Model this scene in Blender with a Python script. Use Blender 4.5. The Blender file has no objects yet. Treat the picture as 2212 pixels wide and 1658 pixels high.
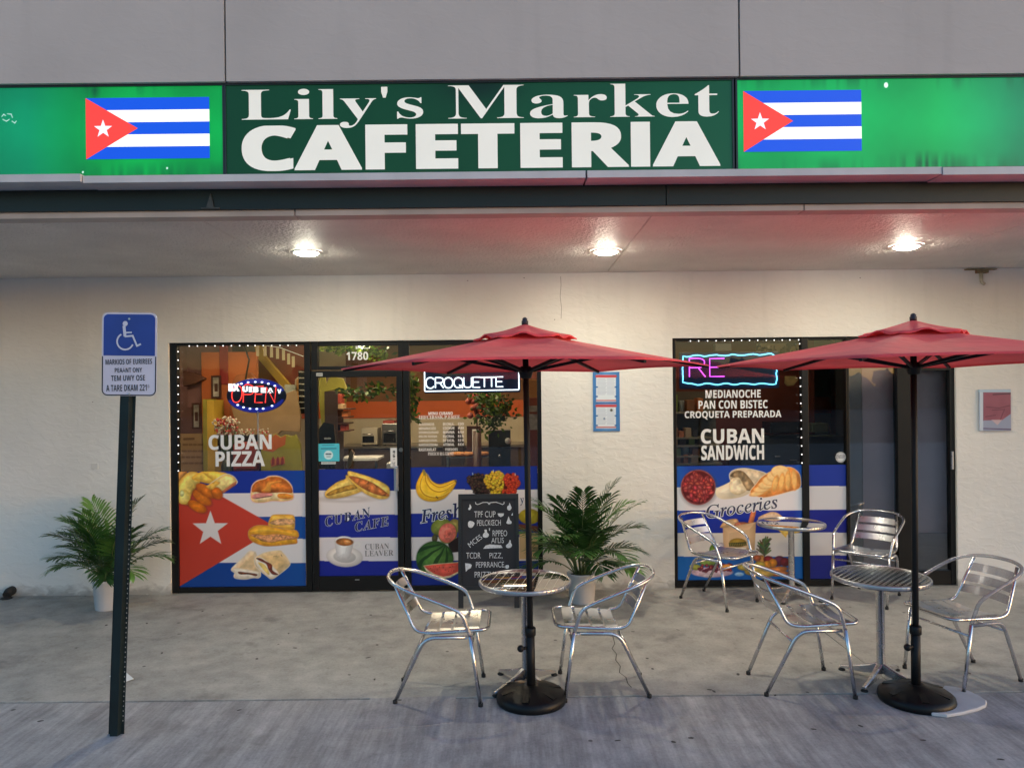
import bpy, math, random
import numpy as np
from mathutils import Vector, Matrix
R = math.radians
PI = math.pi
SC = bpy.context.scene
COL = SC.collection
random.seed(7)
rng = np.random.default_rng(7)

# ------------------------------------------------------------ camera, sky, sun, exposure
FPX, AX, AY, ROLL, EYE = 1600.0, 1106.0, 846.0, 0.0105, 2.0
cam_d = bpy.data.cameras.new('camera'); cam = bpy.data.objects.new('camera', cam_d); COL.objects.link(cam)
cam.location = (0, 0, EYE); cam.rotation_euler = (R(90), ROLL, 0)
cam_d.sensor_width = 36; cam_d.lens = 36*FPX/2212; cam_d.shift_y = 17/2212; cam_d.clip_end = 2000
SC.camera = cam
W = bpy.data.worlds.new('World'); SC.world = W; W.use_nodes = True
nt = W.node_tree; nt.nodes.clear()
sky = nt.nodes.new('ShaderNodeTexSky'); sky.sky_type = 'NISHITA'; sky.sun_disc = False
sky.sun_elevation = R(3); sky.sun_rotation = R(115); sky.altitude = 0
sky.air_density = 1.0; sky.dust_density = 1.5; sky.ozone_density = 2.75
bg = nt.nodes.new('ShaderNodeBackground'); bg.inputs[1].default_value = 0.125
wo = nt.nodes.new('ShaderNodeOutputWorld')
nt.links.new(sky.outputs[0], bg.inputs[0]); nt.links.new(bg.outputs[0], wo.inputs[0])
sl = bpy.data.lights.new('sun', 'SUN'); sl.energy = 0.05; sl.angle = R(40); sl.color = (1.0, .86, .8)
so = bpy.data.objects.new('sun', sl); COL.objects.link(so); so.location = (30, -12, 8)
so.rotation_euler = (R(87), 0, R(65))
SC.view_settings.view_transform = 'Standard'; SC.view_settings.look = 'None'
EXPO = 2.66; SC.view_settings.exposure = EXPO; KE = 2**-EXPO; SC.view_settings.gamma = 1.0
SC.render.engine = 'CYCLES'
try:
    SC.cycles.use_denoising = True; SC.cycles.max_bounces = 10; SC.cycles.transparent_max_bounces = 16
    SC.cycles.sample_clamp_indirect = 6.0
except Exception: pass

# ------------------------------------------------------------ picture <-> place
cR, sR = math.cos(ROLL), math.sin(ROLL)
def ray(px, py):
    u, v = px-AX, AY-py
    return (u*cR+v*sR)/FPX, (-u*sR+v*cR)/FPX
def at(px, py, Y):
    a, b = ray(px, py); return a*Y, EYE+b*Y
def proj(X, Y, Z):
    u, v = X/Y*FPX, (Z-EYE)/Y*FPX
    return AX+u*cR-v*sR, AY-(u*sR+v*cR)
def rect(x0, y0, x1, y1, Y):
    xc, yc = (x0+x1)/2, (y0+y1)/2
    return at(x0, yc, Y)[0], at(x1, yc, Y)[0], at(xc, y1, Y)[1], at(xc, y0, Y)[1]    # X0 X1 Z0 Z1

# ------------------------------------------------------------ materials
def lin(c):
    return tuple(((v/255)/12.92 if v/255 <= .04045 else ((v/255+.055)/1.055)**2.4) for v in c)
def rgba(c): return (c[0], c[1], c[2], 1)
MATS = {}
def M(name, col, rough=.5, metal=0, var=0, vscale=4, bump=0, bscale=60, spec=.5, trans=0, detail=6, bdist=.01):
    if name in MATS: return MATS[name]
    m = bpy.data.materials.new(name); MATS[name] = m; m.use_nodes = True
    t = m.node_tree; b = t.nodes['Principled BSDF']
    b.inputs['Base Color'].default_value = rgba(col); b.inputs['Roughness'].default_value = rough
    b.inputs['Metallic'].default_value = metal; b.inputs['Specular IOR Level'].default_value = spec
    tc = t.nodes.new('ShaderNodeTexCoord')
    n = t.nodes.new('ShaderNodeTexNoise'); n.inputs['Scale'].default_value = vscale; n.inputs['Detail'].default_value = detail
    t.links.new(tc.outputs['Object'], n.inputs['Vector'])
    var = max(var, .04)
    r = t.nodes.new('ShaderNodeMapRange'); r.inputs[1].default_value = .3; r.inputs[2].default_value = .7
    r.inputs[3].default_value = 1-var; r.inputs[4].default_value = 1+var*.6
    t.links.new(n.outputs[0], r.inputs[0])
    mx = t.nodes.new('ShaderNodeMix'); mx.data_type = 'RGBA'; mx.blend_type = 'MULTIPLY'; mx.inputs[0].default_value = 1
    mx.inputs[6].default_value = rgba(col); t.links.new(r.outputs[0], mx.inputs[7]); t.links.new(mx.outputs[2], b.inputs['Base Color'])
    r2 = t.nodes.new('ShaderNodeMapRange'); r2.inputs[3].default_value = max(rough-.06, 0.02); r2.inputs[4].default_value = min(rough+.08, 1)
    t.links.new(n.outputs[0], r2.inputs[0]); t.links.new(r2.outputs[0], b.inputs['Roughness'])
    if bump:
        n2 = t.nodes.new('ShaderNodeTexNoise'); n2.inputs['Scale'].default_value = bscale; n2.inputs['Detail'].default_value = 5
        t.links.new(tc.outputs['Object'], n2.inputs['Vector'])
        bp = t.nodes.new('ShaderNodeBump'); bp.inputs['Strength'].default_value = bump; bp.inputs['Distance'].default_value = bdist
        t.links.new(n2.outputs[0], bp.inputs['Height']); t.links.new(bp.outputs[0], b.inputs['Normal'])
    if name == 'red_canvas': b.inputs['Sheen Weight'].default_value = .16; b.inputs['Sheen Roughness'].default_value = .4; b.inputs['Sheen Tint'].default_value = (1, .55, .5, 1)
    if trans:
        o = [x for x in t.nodes if x.type == 'OUTPUT_MATERIAL'][0]
        tr = t.nodes.new('ShaderNodeBsdfTranslucent'); ms = t.nodes.new('ShaderNodeMixShader'); ms.inputs[0].default_value = trans
        t.links.new(mx.outputs[2], tr.inputs[0]); t.links.new(b.outputs[0], ms.inputs[1]); t.links.new(tr.outputs[0], ms.inputs[2])
        t.links.new(ms.outputs[0], o.inputs[0])
    return m
def EM(name, col, s):
    if name in MATS: return MATS[name]
    m = bpy.data.materials.new(name); MATS[name] = m; m.use_nodes = True
    b = m.node_tree.nodes['Principled BSDF']; b.inputs['Base Color'].default_value = rgba([c*.5 for c in col])
    b.inputs['Emission Color'].default_value = rgba(col); b.inputs['Emission Strength'].default_value = s*KE
    return m
def printed(name, rough=.32, emit=0.0, spec=.4):
    m = bpy.data.materials.new(name); m.use_nodes = True; t = m.node_tree; b = t.nodes['Principled BSDF']
    a = t.nodes.new('ShaderNodeAttribute'); a.attribute_name = 'Col'
    b.inputs['Roughness'].default_value = rough; b.inputs['Specular IOR Level'].default_value = spec
    t.links.new(a.outputs[0], b.inputs['Base Color'])
    if emit:
        t.links.new(a.outputs[0], b.inputs['Emission Color']); b.inputs['Emission Strength'].default_value = emit*KE
    return m
def glass(name, tint=(.86, .88, .88), refl=1.0, ior=1.5):
    m = bpy.data.materials.new(name); m.use_nodes = True; t = m.node_tree; t.nodes.clear()
    o = t.nodes.new('ShaderNodeOutputMaterial'); tr = t.nodes.new('ShaderNodeBsdfTransparent'); tr.inputs[0].default_value = rgba(tint)
    g = t.nodes.new('ShaderNodeBsdfGlossy'); g.inputs['Roughness'].default_value = .01
    f = t.nodes.new('ShaderNodeFresnel'); f.inputs[0].default_value = ior
    k = t.nodes.new('ShaderNodeMath'); k.operation = 'MULTIPLY'; k.inputs[1].default_value = refl; k.use_clamp = True
    mx = t.nodes.new('ShaderNodeMixShader')
    t.links.new(f.outputs[0], k.inputs[0]); t.links.new(k.outputs[0], mx.inputs[0]); t.links.new(tr.outputs[0], mx.inputs[1])
    t.links.new(g.outputs[0], mx.inputs[2]); t.links.new(mx.outputs[0], o.inputs[0])
    return m
def ghost(name):
    m = bpy.data.materials.new(name); m.use_nodes = True; t = m.node_tree; b = t.nodes['Principled BSDF']
    b.inputs['Base Color'].default_value = (.34, .33, .36, 1); b.inputs['Roughness'].default_value = .2; b.inputs['Metallic'].default_value = .3
    o = [x for x in t.nodes if x.type == 'OUTPUT_MATERIAL'][0]
    tr = t.nodes.new('ShaderNodeBsdfTransparent'); ly = t.nodes.new('ShaderNodeLayerWeight'); ly.inputs[0].default_value = .45
    mx = t.nodes.new('ShaderNodeMixShader'); mr = t.nodes.new('ShaderNodeMapRange'); mr.inputs[3].default_value = .3; mr.inputs[4].default_value = 1
    t.links.new(ly.outputs[1], mr.inputs[0]); t.links.new(mr.outputs[0], mx.inputs[0])
    t.links.new(tr.outputs[0], mx.inputs[1]); t.links.new(b.outputs[0], mx.inputs[2]); t.links.new(mx.outputs[0], o.inputs[0])
    return m

def concrete(name, c1, c2, streak=0, stain=.5):
    m = bpy.data.materials.new(name); m.use_nodes = True; t = m.node_tree; b = t.nodes['Principled BSDF']
    tc = t.nodes.new('ShaderNodeTexCoord')
    def noise(scale, detail=8, vec=None, rough=.6):
        n = t.nodes.new('ShaderNodeTexNoise'); n.inputs['Scale'].default_value = scale; n.inputs['Detail'].default_value = detail
        n.inputs['Roughness'].default_value = rough
        t.links.new(vec or tc.outputs['Object'], n.inputs['Vector']); return n.outputs[0]
    def rng_(x, a, b_, c, d):
        r = t.nodes.new('ShaderNodeMapRange'); t.links.new(x, r.inputs[0])
        for i, v in enumerate((a, b_, c, d)): r.inputs[i+1].default_value = v
        return r.outputs[0]
    def mul(c, x):
        mm = t.nodes.new('ShaderNodeMix'); mm.data_type = 'RGBA'; mm.blend_type = 'MULTIPLY'; mm.inputs[0].default_value = 1
        t.links.new(c, mm.inputs[6]); t.links.new(x, mm.inputs[7]); return mm.outputs[2]
    mx = t.nodes.new('ShaderNodeMix'); mx.data_type = 'RGBA'; mx.inputs[6].default_value = rgba(c1); mx.inputs[7].default_value = rgba(c2)
    t.links.new(rng_(noise(.9), .35, .65, 0, 1), mx.inputs[0])
    c = mx.outputs[2]
    c = mul(c, rng_(noise(5, 10), .3, .7, 1-.28*stain, 1.06))
    c = mul(c, rng_(noise(2.2, 4), .28, .42, 1-.35*stain, 1.0))
    c = mul(c, rng_(noise(55, 8, None, .75), .25, .75, .74, 1.16))
    c = mul(c, rng_(noise(16, 6, None, .7), .56, .74, 1.0, 1-.3*stain))
    if streak:
        mp = t.nodes.new('ShaderNodeMapping'); mp.inputs['Scale'].default_value = (5.5, .55, 1); mp.inputs['Rotation'].default_value = (0, 0, streak)
        t.links.new(tc.outputs['Object'], mp.inputs[0])
        c = mul(c, rng_(noise(1.6, 7, mp.outputs[0]), .3, .7, .66, 1.2))
        c = mul(c, rng_(noise(7, 5, mp.outputs[0]), .3, .7, .8, 1.12))
    # small dark spots of trodden gum
    vo = t.nodes.new('ShaderNodeTexVoronoi'); vo.inputs['Scale'].default_value = 2.6; t.links.new(tc.outputs['Object'], vo.inputs['Vector'])
    c = mul(c, rng_(vo.outputs[0], .03, .045, .28, 1.0))
    v2 = t.nodes.new('ShaderNodeTexVoronoi'); v2.inputs['Scale'].default_value = 1.15; v2.inputs['Randomness'].default_value = 1.0; t.links.new(tc.outputs['Object'], v2.inputs['Vector'])
    c = mul(c, rng_(v2.outputs[0], .012, .028, .35, 1.0))
    t.links.new(c, b.inputs['Base Color'])
    t.links.new(rng_(noise(3), .3, .7, .55, .85), b.inputs['Roughness'])
    bp = t.nodes.new('ShaderNodeBump'); bp.inputs['Strength'].default_value = .35; bp.inputs['Distance'].default_value = .004
    t.links.new(noise(70, 8), bp.inputs['Height']); t.links.new(bp.outputs[0], b.inputs['Normal'])
    return m

def stucco(name, col, amt=.55, dist=.012):
    m = bpy.data.materials.new(name); m.use_nodes = True; t = m.node_tree; b = t.nodes['Principled BSDF']
    tc = t.nodes.new('ShaderNodeTexCoord'); b.inputs['Roughness'].default_value = .75
    mp = t.nodes.new('ShaderNodeMapping'); mp.inputs['Scale'].default_value = (1, 1, 1.9); t.links.new(tc.outputs['Object'], mp.inputs[0])
    n1 = t.nodes.new('ShaderNodeTexNoise'); n1.inputs['Scale'].default_value = 9; n1.inputs['Detail'].default_value = 7; n1.inputs['Distortion'].default_value = .6
    t.links.new(mp.outputs[0], n1.inputs['Vector'])
    rp = t.nodes.new('ShaderNodeMapRange'); rp.inputs[1].default_value = .44; rp.inputs[2].default_value = .6; t.links.new(n1.outputs[0], rp.inputs[0])
    n2 = t.nodes.new('ShaderNodeTexNoise'); n2.inputs['Scale'].default_value = 70; n2.inputs['Detail'].default_value = 4; t.links.new(tc.outputs['Object'], n2.inputs['Vector'])
    ad = t.nodes.new('ShaderNodeMath'); ad.operation = 'MULTIPLY_ADD'; ad.inputs[1].default_value = .18
    t.links.new(n2.outputs[0], ad.inputs[0]); t.links.new(rp.outputs[0], ad.inputs[2])
    bp = t.nodes.new('ShaderNodeBump'); bp.inputs['Strength'].default_value = amt; bp.inputs['Distance'].default_value = dist
    t.links.new(ad.outputs[0], bp.inputs['Height']); t.links.new(bp.outputs[0], b.inputs['Normal'])
    n3 = t.nodes.new('ShaderNodeTexNoise'); n3.inputs['Scale'].default_value = 1.1; n3.inputs['Detail'].default_value = 8; t.links.new(tc.outputs['Object'], n3.inputs['Vector'])
    r = t.nodes.new('ShaderNodeMapRange'); r.inputs[1].default_value = .3; r.inputs[2].default_value = .7; r.inputs[3].default_value = .9; r.inputs[4].default_value = 1.03
    t.links.new(n3.outputs[0], r.inputs[0])
    mx = t.nodes.new('ShaderNodeMix'); mx.data_type = 'RGBA'; mx.blend_type = 'MULTIPLY'; mx.inputs[0].default_value = 1; mx.inputs[6].default_value = rgba(col)
    t.links.new(r.outputs[0], mx.inputs[7])
    sz = t.nodes.new('ShaderNodeSeparateXYZ'); t.links.new(tc.outputs['Object'], sz.inputs[0])
    gz = t.nodes.new('ShaderNodeMath'); gz.operation = 'MULTIPLY_ADD'; gz.inputs[1].default_value = .26; t.links.new(n1.outputs[0], gz.inputs[0]); 
    ng = t.nodes.new('ShaderNodeMath'); ng.operation = 'SUBTRACT'; ng.inputs[0].default_value = -.02; t.links.new(sz.outputs[2], ng.inputs[1]); t.links.new(ng.outputs[0], gz.inputs[2])
    gr = t.nodes.new('ShaderNodeMapRange'); gr.inputs[1].default_value = .0; gr.inputs[2].default_value = .10; gr.inputs[3].default_value = 0; gr.inputs[4].default_value = .6; t.links.new(gz.outputs[0], gr.inputs[0])
    m2 = t.nodes.new('ShaderNodeMix'); m2.data_type = 'RGBA'; m2.inputs[7].default_value = (.16, .14, .12, 1); t.links.new(gr.outputs[0], m2.inputs[0]); t.links.new(mx.outputs[2], m2.inputs[6])
    mp2 = t.nodes.new('ShaderNodeMapping'); mp2.inputs['Scale'].default_value = (7, 1, .5); t.links.new(tc.outputs['Object'], mp2.inputs[0])
    n5 = t.nodes.new('ShaderNodeTexNoise'); n5.inputs['Scale'].default_value = 1; n5.inputs['Detail'].default_value = 6; t.links.new(mp2.outputs[0], n5.inputs['Vector'])
    r5 = t.nodes.new('ShaderNodeMapRange'); r5.inputs[1].default_value = .56; r5.inputs[2].default_value = .78; r5.inputs[3].default_value = 1; r5.inputs[4].default_value = .94; t.links.new(n5.outputs[0], r5.inputs[0])
    m3 = t.nodes.new('ShaderNodeMix'); m3.data_type = 'RGBA'; m3.blend_type = 'MULTIPLY'; m3.inputs[0].default_value = 1; t.links.new(m2.outputs[2], m3.inputs[6]); t.links.new(r5.outputs[0], m3.inputs[7])
    t.links.new(m3.outputs[2], b.inputs['Base Color'])
    return m

# ------------------------------------------------------------ mesh builder
class MB:
    def __init__(s): s.v = []; s.f = []; s.m = []; s.s = []
    def add(s, vs, fs, mi=0, sm=False):
        o = len(s.v); s.v += [tuple(v) for v in vs]
        for f in fs: s.f.append(tuple(i+o for i in f)); s.m.append(mi); s.s.append(sm)
        return s
    def box(s, x0, x1, y0, y1, z0, z1, mi=0):
        return s.add([(x0,y0,z0),(x1,y0,z0),(x1,y1,z0),(x0,y1,z0),(x0,y0,z1),(x1,y0,z1),(x1,y1,z1),(x0,y1,z1)],
                     [(0,3,2,1),(4,5,6,7),(0,1,5,4),(1,2,6,5),(2,3,7,6),(3,0,4,7)], mi)
    def obox(s, c, ax, ay, az, mi=0):
        c, ax, ay, az = map(Vector, (c, ax, ay, az))
        vs = [c+i*ax+j*ay+k*az for k in (-1,1) for i, j in ((-1,-1),(1,-1),(1,1),(-1,1))]
        return s.add(vs, [(0,3,2,1),(4,5,6,7),(0,1,5,4),(1,2,6,5),(2,3,7,6),(3,0,4,7)], mi)
    def bar(s, a, b, w, h, mi=0):
        a, b = Vector(a), Vector(b); d = (b-a); L = d.length/2; d.normalize()
        up = Vector((0,0,1)) if abs(d.z) < .9 else Vector((0,1,0)); x = d.cross(up).normalized(); y = x.cross(d)
        return s.obox((a+b)/2, d*L, x*w/2, y*h/2, mi)
    def tube(s, pts, r, seg=10, closed=False, mi=0, caps=True):
        pts = [Vector(p) for p in pts]; n = len(pts); rs = r if isinstance(r, (list, tuple)) else [r]*n
        tang = []
        for i in range(n):
            a, b = (pts[(i-1) % n], pts[(i+1) % n]) if closed else (pts[max(i-1,0)], pts[min(i+1,n-1)])
            tang.append((b-a).normalized())
        t0 = tang[0]; ref = Vector((0,0,1)) if abs(t0.z) < .9 else Vector((1,0,0)); nrm = (ref-t0*ref.dot(t0)).normalized()
        vs = []
        for i in range(n):
            t = tang[i]; nrm = (nrm-t*nrm.dot(t)).normalized(); bn = t.cross(nrm)
            for k in range(seg):
                a = 2*PI*k/seg; vs.append(pts[i]+(nrm*math.cos(a)+bn*math.sin(a))*rs[i])
        fs = []
        for i in range(n if closed else n-1):
            j = (i+1) % n
            for k in range(seg):
                l = (k+1) % seg; fs.append((i*seg+k, i*seg+l, j*seg+l, j*seg+k))
        s.add(vs, fs, mi, True)
        if caps and not closed:
            o = len(s.v)-n*seg
            s.f.append(tuple(o+k for k in reversed(range(seg)))); s.m.append(mi); s.s.append(False)
            s.f.append(tuple(o+(n-1)*seg+k for k in range(seg))); s.m.append(mi); s.s.append(False)
        return s
    def lathe(s, prof, o=(0,0,0), seg=32, mi=0, sm=True, capb=True, capt=True):
        vs = [(o[0]+r*math.cos(2*PI*k/seg), o[1]+r*math.sin(2*PI*k/seg), o[2]+z) for r, z in prof for k in range(seg)]
        fs = [(i*seg+k, i*seg+(k+1) % seg, (i+1)*seg+(k+1) % seg, (i+1)*seg+k) for i in range(len(prof)-1) for k in range(seg)]
        b = len(s.v); s.add(vs, fs, mi, sm)
        if capb: s.f.append(tuple(b+k for k in reversed(range(seg)))); s.m.append(mi); s.s.append(False)
        if capt: s.f.append(tuple(b+(len(prof)-1)*seg+k for k in range(seg))); s.m.append(mi); s.s.append(False)
        return s
    def prism(s, poly, y0, y1, mi=0):      # poly in (x, z); y0 is the front
        n = len(poly); ar = sum(poly[i][0]*poly[(i+1)%n][1]-poly[(i+1)%n][0]*poly[i][1] for i in range(n))
        if ar < 0: poly = poly[::-1]
        vs = [(x, y0, z) for x, z in poly]+[(x, y1, z) for x, z in poly]
        fs = [tuple(range(n)), tuple(reversed(range(n, 2*n)))]+[(i, n+i, n+(i+1)%n, (i+1)%n) for i in range(n)]
        return s.add(vs, fs, mi)
    def slab(s, poly, z0, z1, mi=0):       # poly in (x, y)
        n = len(poly); ar = sum(poly[i][0]*poly[(i+1)%n][1]-poly[(i+1)%n][0]*poly[i][1] for i in range(n))
        if ar < 0: poly = poly[::-1]
        vs = [(x, y, z1) for x, y in poly]+[(x, y, z0) for x, y in poly]
        fs = [tuple(range(n)), tuple(reversed(range(n, 2*n)))]+[(i, n+i, n+(i+1)%n, (i+1)%n) for i in range(n)]
        return s.add(vs, fs, mi)
    def sheet(s, poly, y, mi=0):
        n = len(poly); ar = sum(poly[i][0]*poly[(i+1)%n][1]-poly[(i+1)%n][0]*poly[i][1] for i in range(n))
        if ar < 0: poly = poly[::-1]
        return s.add([(x, y, z) for x, z in poly], [tuple(range(n))], mi)
    def ribbon(s, pts, w, y, mi=0, closed=False):   # flat mitred stroke in (x, z)
        P = [Vector((p[0], p[1])) for p in pts]; n = len(P); vs = []
        for i in range(n):
            a = P[(i-1) % n] if closed or i else None; b = P[(i+1) % n] if closed or i < n-1 else None
            d1 = (P[i]-a).normalized() if a is not None else (b-P[i]).normalized()
            d2 = (b-P[i]).normalized() if b is not None else d1
            t = (d1+d2); t = t.normalized() if t.length > 1e-6 else d1
            nn = Vector((-t.y, t.x)); k = 1/max(.5, nn.dot(Vector((-d1.y, d1.x))))
            for q in (-1, 1):
                p = P[i]+nn*(q*w/2*k); vs.append((p.x, y, p.y))
        fs = [(2*i, 2*((i+1)%n), 2*((i+1)%n)+1, 2*i+1) for i in range(n if closed else n-1)]
        return s.add(vs, fs, mi)
    def ball(s, c, r, seg=8, rings=5, mi=0, sc=(1,1,1)):
        vs = [(c[0], c[1], c[2]-r*sc[2])]
        for i in range(1, rings):
            a = PI*i/rings-PI/2
            for k in range(seg):
                q = 2*PI*k/seg; vs.append((c[0]+r*sc[0]*math.cos(a)*math.cos(q), c[1]+r*sc[1]*math.cos(a)*math.sin(q), c[2]+r*sc[2]*math.sin(a)))
        vs.append((c[0], c[1], c[2]+r*sc[2])); L = len(vs)-1
        fs = [(0, 1+(k+1)%seg, 1+k) for k in range(seg)]
        for i in range(rings-2):
            for k in range(seg):
                a, b = 1+i*seg, 1+(i+1)*seg; fs.append((a+k, a+(k+1)%seg, b+(k+1)%seg, b+k))
        a = 1+(rings-2)*seg; fs += [(a+k, a+(k+1)%seg, L) for k in range(seg)]
        return s.add(vs, fs, mi, True)
    def build(s, name, mats, parent=None, bevel=0, **tags):
        me = bpy.data.meshes.new(name); me.from_pydata(s.v, [], s.f)
        for m in (mats if isinstance(mats, (list, tuple)) else [mats]): me.materials.append(m)
        me.polygons.foreach_set('material_index', s.m); me.polygons.foreach_set('use_smooth', s.s); me.update()
        o = bpy.data.objects.new(name, me); COL.objects.link(o)
        if parent is not None: o.parent = parent
        if bevel:
            b = o.modifiers.new('edge', 'BEVEL'); b.width = bevel; b.segments = 2; b.limit_method = 'ANGLE'; b.angle_limit = R(40)
        for k, v in tags.items(): o[k] = v
        return o
def thing(name, label, cat, loc=(0,0,0), rz=0, group=None):
    o = bpy.data.objects.new(name, None); COL.objects.link(o); o.location = loc; o.rotation_euler = (0, 0, rz); o.empty_display_size = .1
    o['label'] = label; o['category'] = cat
    if group: o['group'] = group
    return o
def tag(o, label, cat, group=None):
    o['label'] = label; o['category'] = cat
    if group: o['group'] = group
    return o
def copy_tree(o, parent=None, kids=None):
    c = o.copy(); COL.objects.link(c); c.parent = parent
    for ch in [x for x in COL.objects if x.parent == o]: copy_tree(ch, c)
    return c
def catmull(pts, n=6, closed=False):
    P = [Vector(p) for p in pts]; L = len(P); out = []
    for i in range(L if closed else L-1):
        p0, p1, p2, p3 = (P[(i-1)%L], P[i], P[(i+1)%L], P[(i+2)%L]) if closed else (P[max(i-1,0)], P[i], P[i+1], P[min(i+2,L-1)])
        for k in range(n):
            t = k/n; out.append(.5*((2*p1)+(p2-p0)*t+(2*p0-5*p1+4*p2-p3)*t*t+(3*p1-p0-3*p2+p3)*t**3))
    if not closed: out.append(P[-1])
    return out
def fillet(pts, r, n=5):
    P = [Vector(p) for p in pts]; out = [P[0]]
    for i in range(1, len(P)-1):
        a, b = (P[i-1]-P[i]), (P[i+1]-P[i]); q = min(r, a.length*.49, b.length*.49)
        A, B = P[i]+a.normalized()*q, P[i]+b.normalized()*q
        for k in range(n+1):
            t = k/n; out.append((1-t)**2*A+2*t*(1-t)*P[i]+t*t*B)
    out.append(P[-1]); return out

# ------------------------------------------------------------ lettering
def _map(s, A, a, d=None):
    o = ''
    for ch in s:
        if 'A' <= ch <= 'Z': o += chr(A+ord(ch)-65)
        elif 'a' <= ch <= 'z': o += 'ℎ' if (a == 0x1D44E and ch == 'h') else chr(a+ord(ch)-97)
        elif d and ch.isdigit(): o += chr(d+int(ch))
        else: o += ch
    return o
STY = dict(sb=lambda s: _map(s, 0x1D5D4, 0x1D5EE, 0x1D7EC), rb=lambda s: _map(s, 0x1D400, 0x1D41A, 0x1D7CE),
           bi=lambda s: _map(s, 0x1D468, 0x1D482), it=lambda s: _map(s, 0x1D434, 0x1D44E), s=lambda s: s)
def glyphs(s, style='sb', off=0.0, space=1.0):
    caps = style == 'sb' and 'I' in s and s.upper() == s
    if caps:
        top = max(v[1] for v in glyphs('H', 'sb', off)[0]); s = s.replace('I', 'l')
    c = bpy.data.curves.new('lettering', 'FONT'); c.body = STY[style](s); c.resolution_u = 4; c.offset = off; c.space_character = space
    o = bpy.data.objects.new('lettering', c); COL.objects.link(o)
    dg = bpy.context.evaluated_depsgraph_get(); dg.update()
    me = bpy.data.meshes.new_from_object(o.evaluated_get(dg))
    vs = [(v.co.x, v.co.y) for v in me.vertices]; fs = [tuple(p.vertices) for p in me.polygons]
    if caps: vs = [(x, min(y, top)) for x, y in vs]
    bpy.data.objects.remove(o); bpy.data.curves.remove(c); bpy.data.meshes.remove(me)
    return vs, fs
_fit = {}
def letter(mb, s, box, Y, style='sb', off=0.0, space=1.0, rot=0, mi=0, grow=0.0, frame=None):
    """glyphs of s fitted to the photo box (x0,y0,x1,y1); grow widens the outline only, keeping the fit."""
    vs, fs = glyphs(s, style, off, space)
    xs = [v[0] for v in vs]; ys = [v[1] for v in vs]; x0, x1, y0, y1 = min(xs), max(xs), min(ys), max(ys)
    if grow:
        vs, fs = glyphs(s, style, off+grow, space)
    if frame: X0, X1, Z0, Z1 = frame
    else: X0, X1, Z0, Z1 = rect(*box, Y)
    if rot:       # box is that of the unrotated word
        pass
    xc, zc = (X0+X1)/2, (Z0+Z1)/2; kx, kz = (X1-X0)/(x1-x0), (Z1-Z0)/(y1-y0); c, sn = math.cos(rot), math.sin(rot)
    out = []
    for x, y in vs:
        a, b = (x-(x0+x1)/2)*kx, (y-(y0+y1)/2)*kz
        out.append((xc+a*c-b*sn, Y, zc+a*sn+b*c))
    mb.add(out, fs, mi); return mb

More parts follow.
